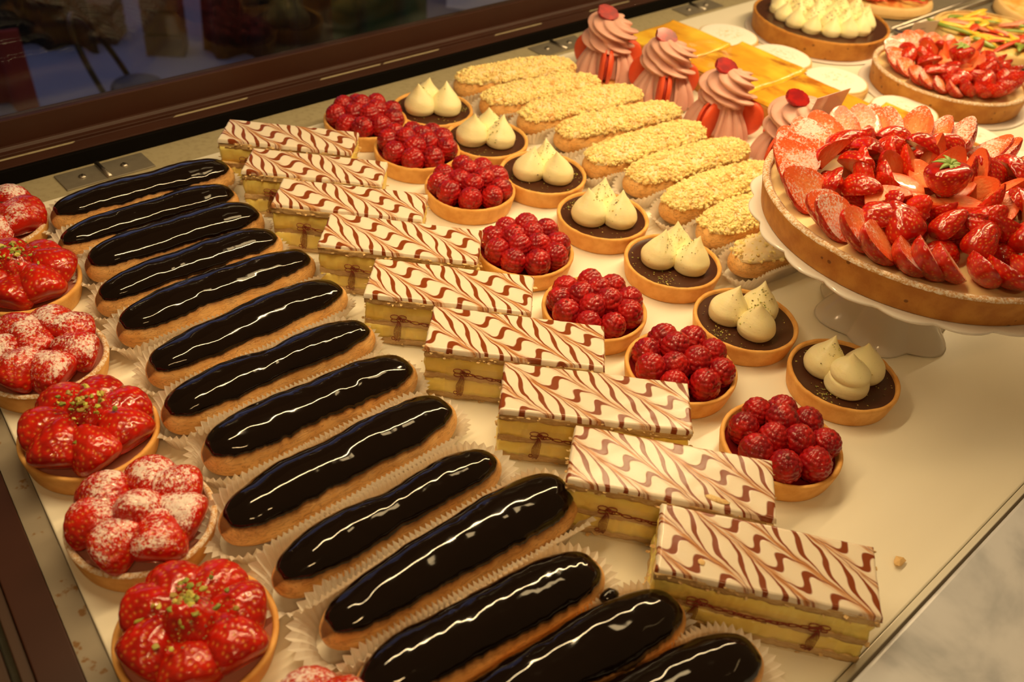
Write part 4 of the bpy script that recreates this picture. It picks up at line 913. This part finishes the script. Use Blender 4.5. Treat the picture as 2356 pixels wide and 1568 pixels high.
# ------------------------------------------------------------------ metal trays with savoury tarts
def tray(loc, rz, L, W, label):
    t = thing('metal_tray', label, 'tray', loc, rz, 'metal trays'); 
    put('tray_base', make_mesh('tray_base', *box(0, L, -W, 0, .02, .14), mm('worn_steel'), False), t)
    pts = [(0, 0), (L, 0), (L, -W), (0, -W), (0, 0)]; P = [(x_, y_, .55) for x_, y_ in pts]; g = Geo()
    for a_, b_ in zip(P[:-1], P[1:]): g.add(*tube([a_, b_], .28, 10))
    put('rolled_rim', g.mesh('rolled_rim', mm('steel')), t); return t
tray((124.9, 72.8, 0), 0, 44, 17.0, 'dark metal tray under the red pepper tarts in the top right corner, farther one')
tray((124.9, 55.2, 0), math.radians(-2), 44, 28, 'dark metal tray under the vegetable tart in the top right corner, nearer one')
def pizza(loc, R, H, seed, top, label, items):
    t = thing('savoury_tart', label, 'tart', loc, 0, 'savoury tarts')
    V, F = lathe(smooth_prof([(0, 0), (R*.9, 0), (R*.99, .25), (R, .6), (R*.96, H), (R*.90, H+.05), (R*.86, H-.15), (0, H-.15)], 40), 100, False, .015, .08, seed); put('dough', make_mesh('dough', V, F, mm('dough')), t)
    put('topping_base', disc_me('topping_base', R*.9, H-.02, top, seed, .18, -.1, 26, 90), t); r = np.random.RandomState(seed)
    for nm, m_, cnt in items:
        for _ in range(cnt):
            q = r.uniform(0, 6.28); rr = R*.82*math.sqrt(r.rand()); p = np.array([rr*math.cos(q), rr*math.sin(q), H+.28]); a_ = r.uniform(0, 6.28) if r.rand() < .5 else -.8+r.normal()*.4
            if nm == 'olive':
                V = []; u = np.linspace(0, 2*PI, 22, endpoint=False); v_ = np.linspace(0, 2*PI, 14, endpoint=False)
                for uu in u:
                    for vv in v_: V.append(((.62+.36*math.cos(vv))*math.cos(uu), (.62+.36*math.cos(vv))*math.sin(uu), .42*math.sin(vv)))
                put(nm, make_mesh(nm, V, grid_faces(22, 14, True, True), mm(m_)), t, p+[0, 0, .3], (.5, .2, a_))
            else:
                L_ = r.uniform(1.5, 3.4); w_ = r.uniform(.3, .6); u = np.linspace(-1, 1, 12); cv = r.normal()*.5
                P, F = tube(np.column_stack([u*L_, cv*(1-u*u), .15+.25*np.cos(u*2+r.normal())*.6]), w_*np.sqrt(np.clip(1.02-u**4, .02, 1)), 10, .45); put(nm, make_mesh(nm, P, F, mm(m_)), t, p, (r.normal()*.12, r.normal()*.12, a_))
    return t
pizza((134.6, 64.2, .3), 8.2, 1.3, 11, 'pizza_sauce', 'flat vegetable tart with red sauce and pepper strips behind the large chocolate tart', [('pepper_strip', 'pepper_red', 12), ('courgette_strip', 'pepper_green', 6), ('onion_strip', 'pepper_yellow', 6)])
pizza((134.7, 45.8, .3), 8.6, 1.3, 12, 'cheese', 'flat tart with big yellow, red and green vegetable strips at the upper right edge', [('pepper_strip', 'pepper_red', 12), ('pepper_strip', 'pepper_yellow', 16), ('courgette_strip', 'pepper_green', 10), ('ham_strip', 'ham_pink', 7)])
pizza((152.9, 45.0, .3), 8.8, 1.3, 13, 'cheese', 'cheese tart with black olives at the top right corner', [('ham_strip', 'ham_pink', 5), ('cheese_strip', 'pepper_yellow', 7), ('olive', 'olive', 4)])
# crumbs lying about the board
for k, (x, y, s_) in enumerate(((44.0, 8.1, .38), (55.5, 31.5, .24), (39.8, 8.0, .3), (39.2, 7.4, .2))):
    V = ICO0[0]*np.array([1.2, .8, .45])*s_; V = V*(1+.2*np.random.RandomState(k).normal(size=V.shape)); V[:, 2] -= V[:, 2].min()
    tag(put('pastry_crumb', make_mesh('pastry_crumb', V, ICO0[1], mm('dough'), False), None, (x, y, .01), (0, 0, k)), ('larger golden crumb on the bare board right of the nearest slice', 'brown crumb on the board under the big tart', 'crumb beside the right end of the nearest iced slice', 'smallest crumb near the front edge of the board')[k], 'crumb', 'loose crumbs')

# ------------------------------------------------------------------ things standing outside, seen dimly through the glass
def W3(px, py, z): return card_world(px, py, z)
c0 = W3(318, 196, -62); t = thing('stool', 'small dark blue stool with thin curved black legs outside behind the glass', 'stool', (c0[0], c0[1], -90), TH)
V, F = lathe(smooth_prof([(0, 25.5), (5, 25.5), (6.4, 26), (6.2, 28), (5, 28.6), (0, 28.2)], 24), 40); put('seat', make_mesh('seat', V, F, mm('seat_blue')), t)
for sx in (-1, 1):
    for sy in (-1, 1):
        q = np.linspace(0, 1, 12); put('leg', make_mesh('leg', *tube(np.column_stack([sx*(4+9*q**2), sy*(4+9*q**2), 25.5-24.9*q]), .7, 10), mm('black_paint')), t)
q = np.linspace(0, PI, 24); put('backrest', make_mesh('backrest', *tube(np.column_stack([-7*np.cos(q), 5+8*np.sin(q), 27+17*np.sin(q)]), .7, 10), mm('black_paint')), t)
def cloth(name, label, px, py, z, w_, h_, m_, an=0, seed=1, d=3):
    p = W3(px, py, z); nx, nz = 60, 30; u = np.linspace(-1, 1, nx); v = np.linspace(0, 1, nz); Ug, Vg = np.meshgrid(u, v, indexing='ij')
    Y = d*np.sin(Ug*w_*.25+seed)+d*.5*wob(np.stack([Ug*w_*.3, Vg], -1), .8, seed); V = np.stack([Ug*w_/2*(1+.1*(1-Vg)), Y, Vg*h_], -1).reshape(-1, 3)
    o = put(name, make_mesh(name, V, grid_faces(nx, nz), mm(m_)), None, (p[0], p[1], -90), (0, 0, an)); so = o.modifiers.new('thick', 'SOLIDIFY'); so.thickness = .004; return tag(o, label, 'cloth')
cloth('hanging_cloth', 'dark red cloth hanging outside at the far left edge behind the glass', -8, 230, -88, 22, 24, 'cloth_red', -TH, 1, 2)
cloth('hanging_cloth', 'black drape outside behind the glass, left of the stool', 90, 95, -88, 34, 22, 'cloth_dark', -TH+.2, 3, 3)
cloth('hanging_cloth', 'wide black drape outside behind the glass, above the middle of the rail', 615, 126, -88, 40, 60, 'cloth_dark', -TH, 5, 3)
cloth('hanging_cloth', 'dark green cloth outside behind the glass, above the middle of the rail', 815, 92, -88, 46, 50, 'cloth_green', -TH, 2, 3)
def crate(label, px, py, z, sx, sy, sz, an, m_='crate_brown', nm='crate', cat='crate'):
    p = W3(px, py, z); t = thing(nm, label, cat, (p[0], p[1], -90), an)
    for k in range(4): put('plank', make_mesh('plank', *box(-sx/2, sx/2, -sy/2, sy/2, sz*k/4+.2, sz*(k+1)/4-.6), mm(m_), False), t)
    put('inner_frame', make_mesh('inner_frame', *box(-sx/2+1, sx/2-1, -sy/2+1, sy/2-1, 0, sz-1.5), mm('black_paint'), False), t)
crate('brown wooden crate outside behind the glass, to the left of the chair', 215, 70, -88, 18, 12, 14, -TH+.1)
crate('brown wooden box outside behind the glass, right of the chair', 385, 105, -88, 12, 9, 30, -TH+.2)
p = W3(1110, 16, -88); V, F = box(-14, 14, -.6, .6, 0, 30); tag(put('lit_patch_panel', make_mesh('lit_patch_panel', V, F, mm('lit_patch_pale'), False), None, (p[0], p[1], -90), (math.radians(-35), 0, -TH)), 'pale stand-in panel for a lit patch outside, seen through the glass at the top centre', 'panel')  # added panel, its pale colour stands for a patch of light
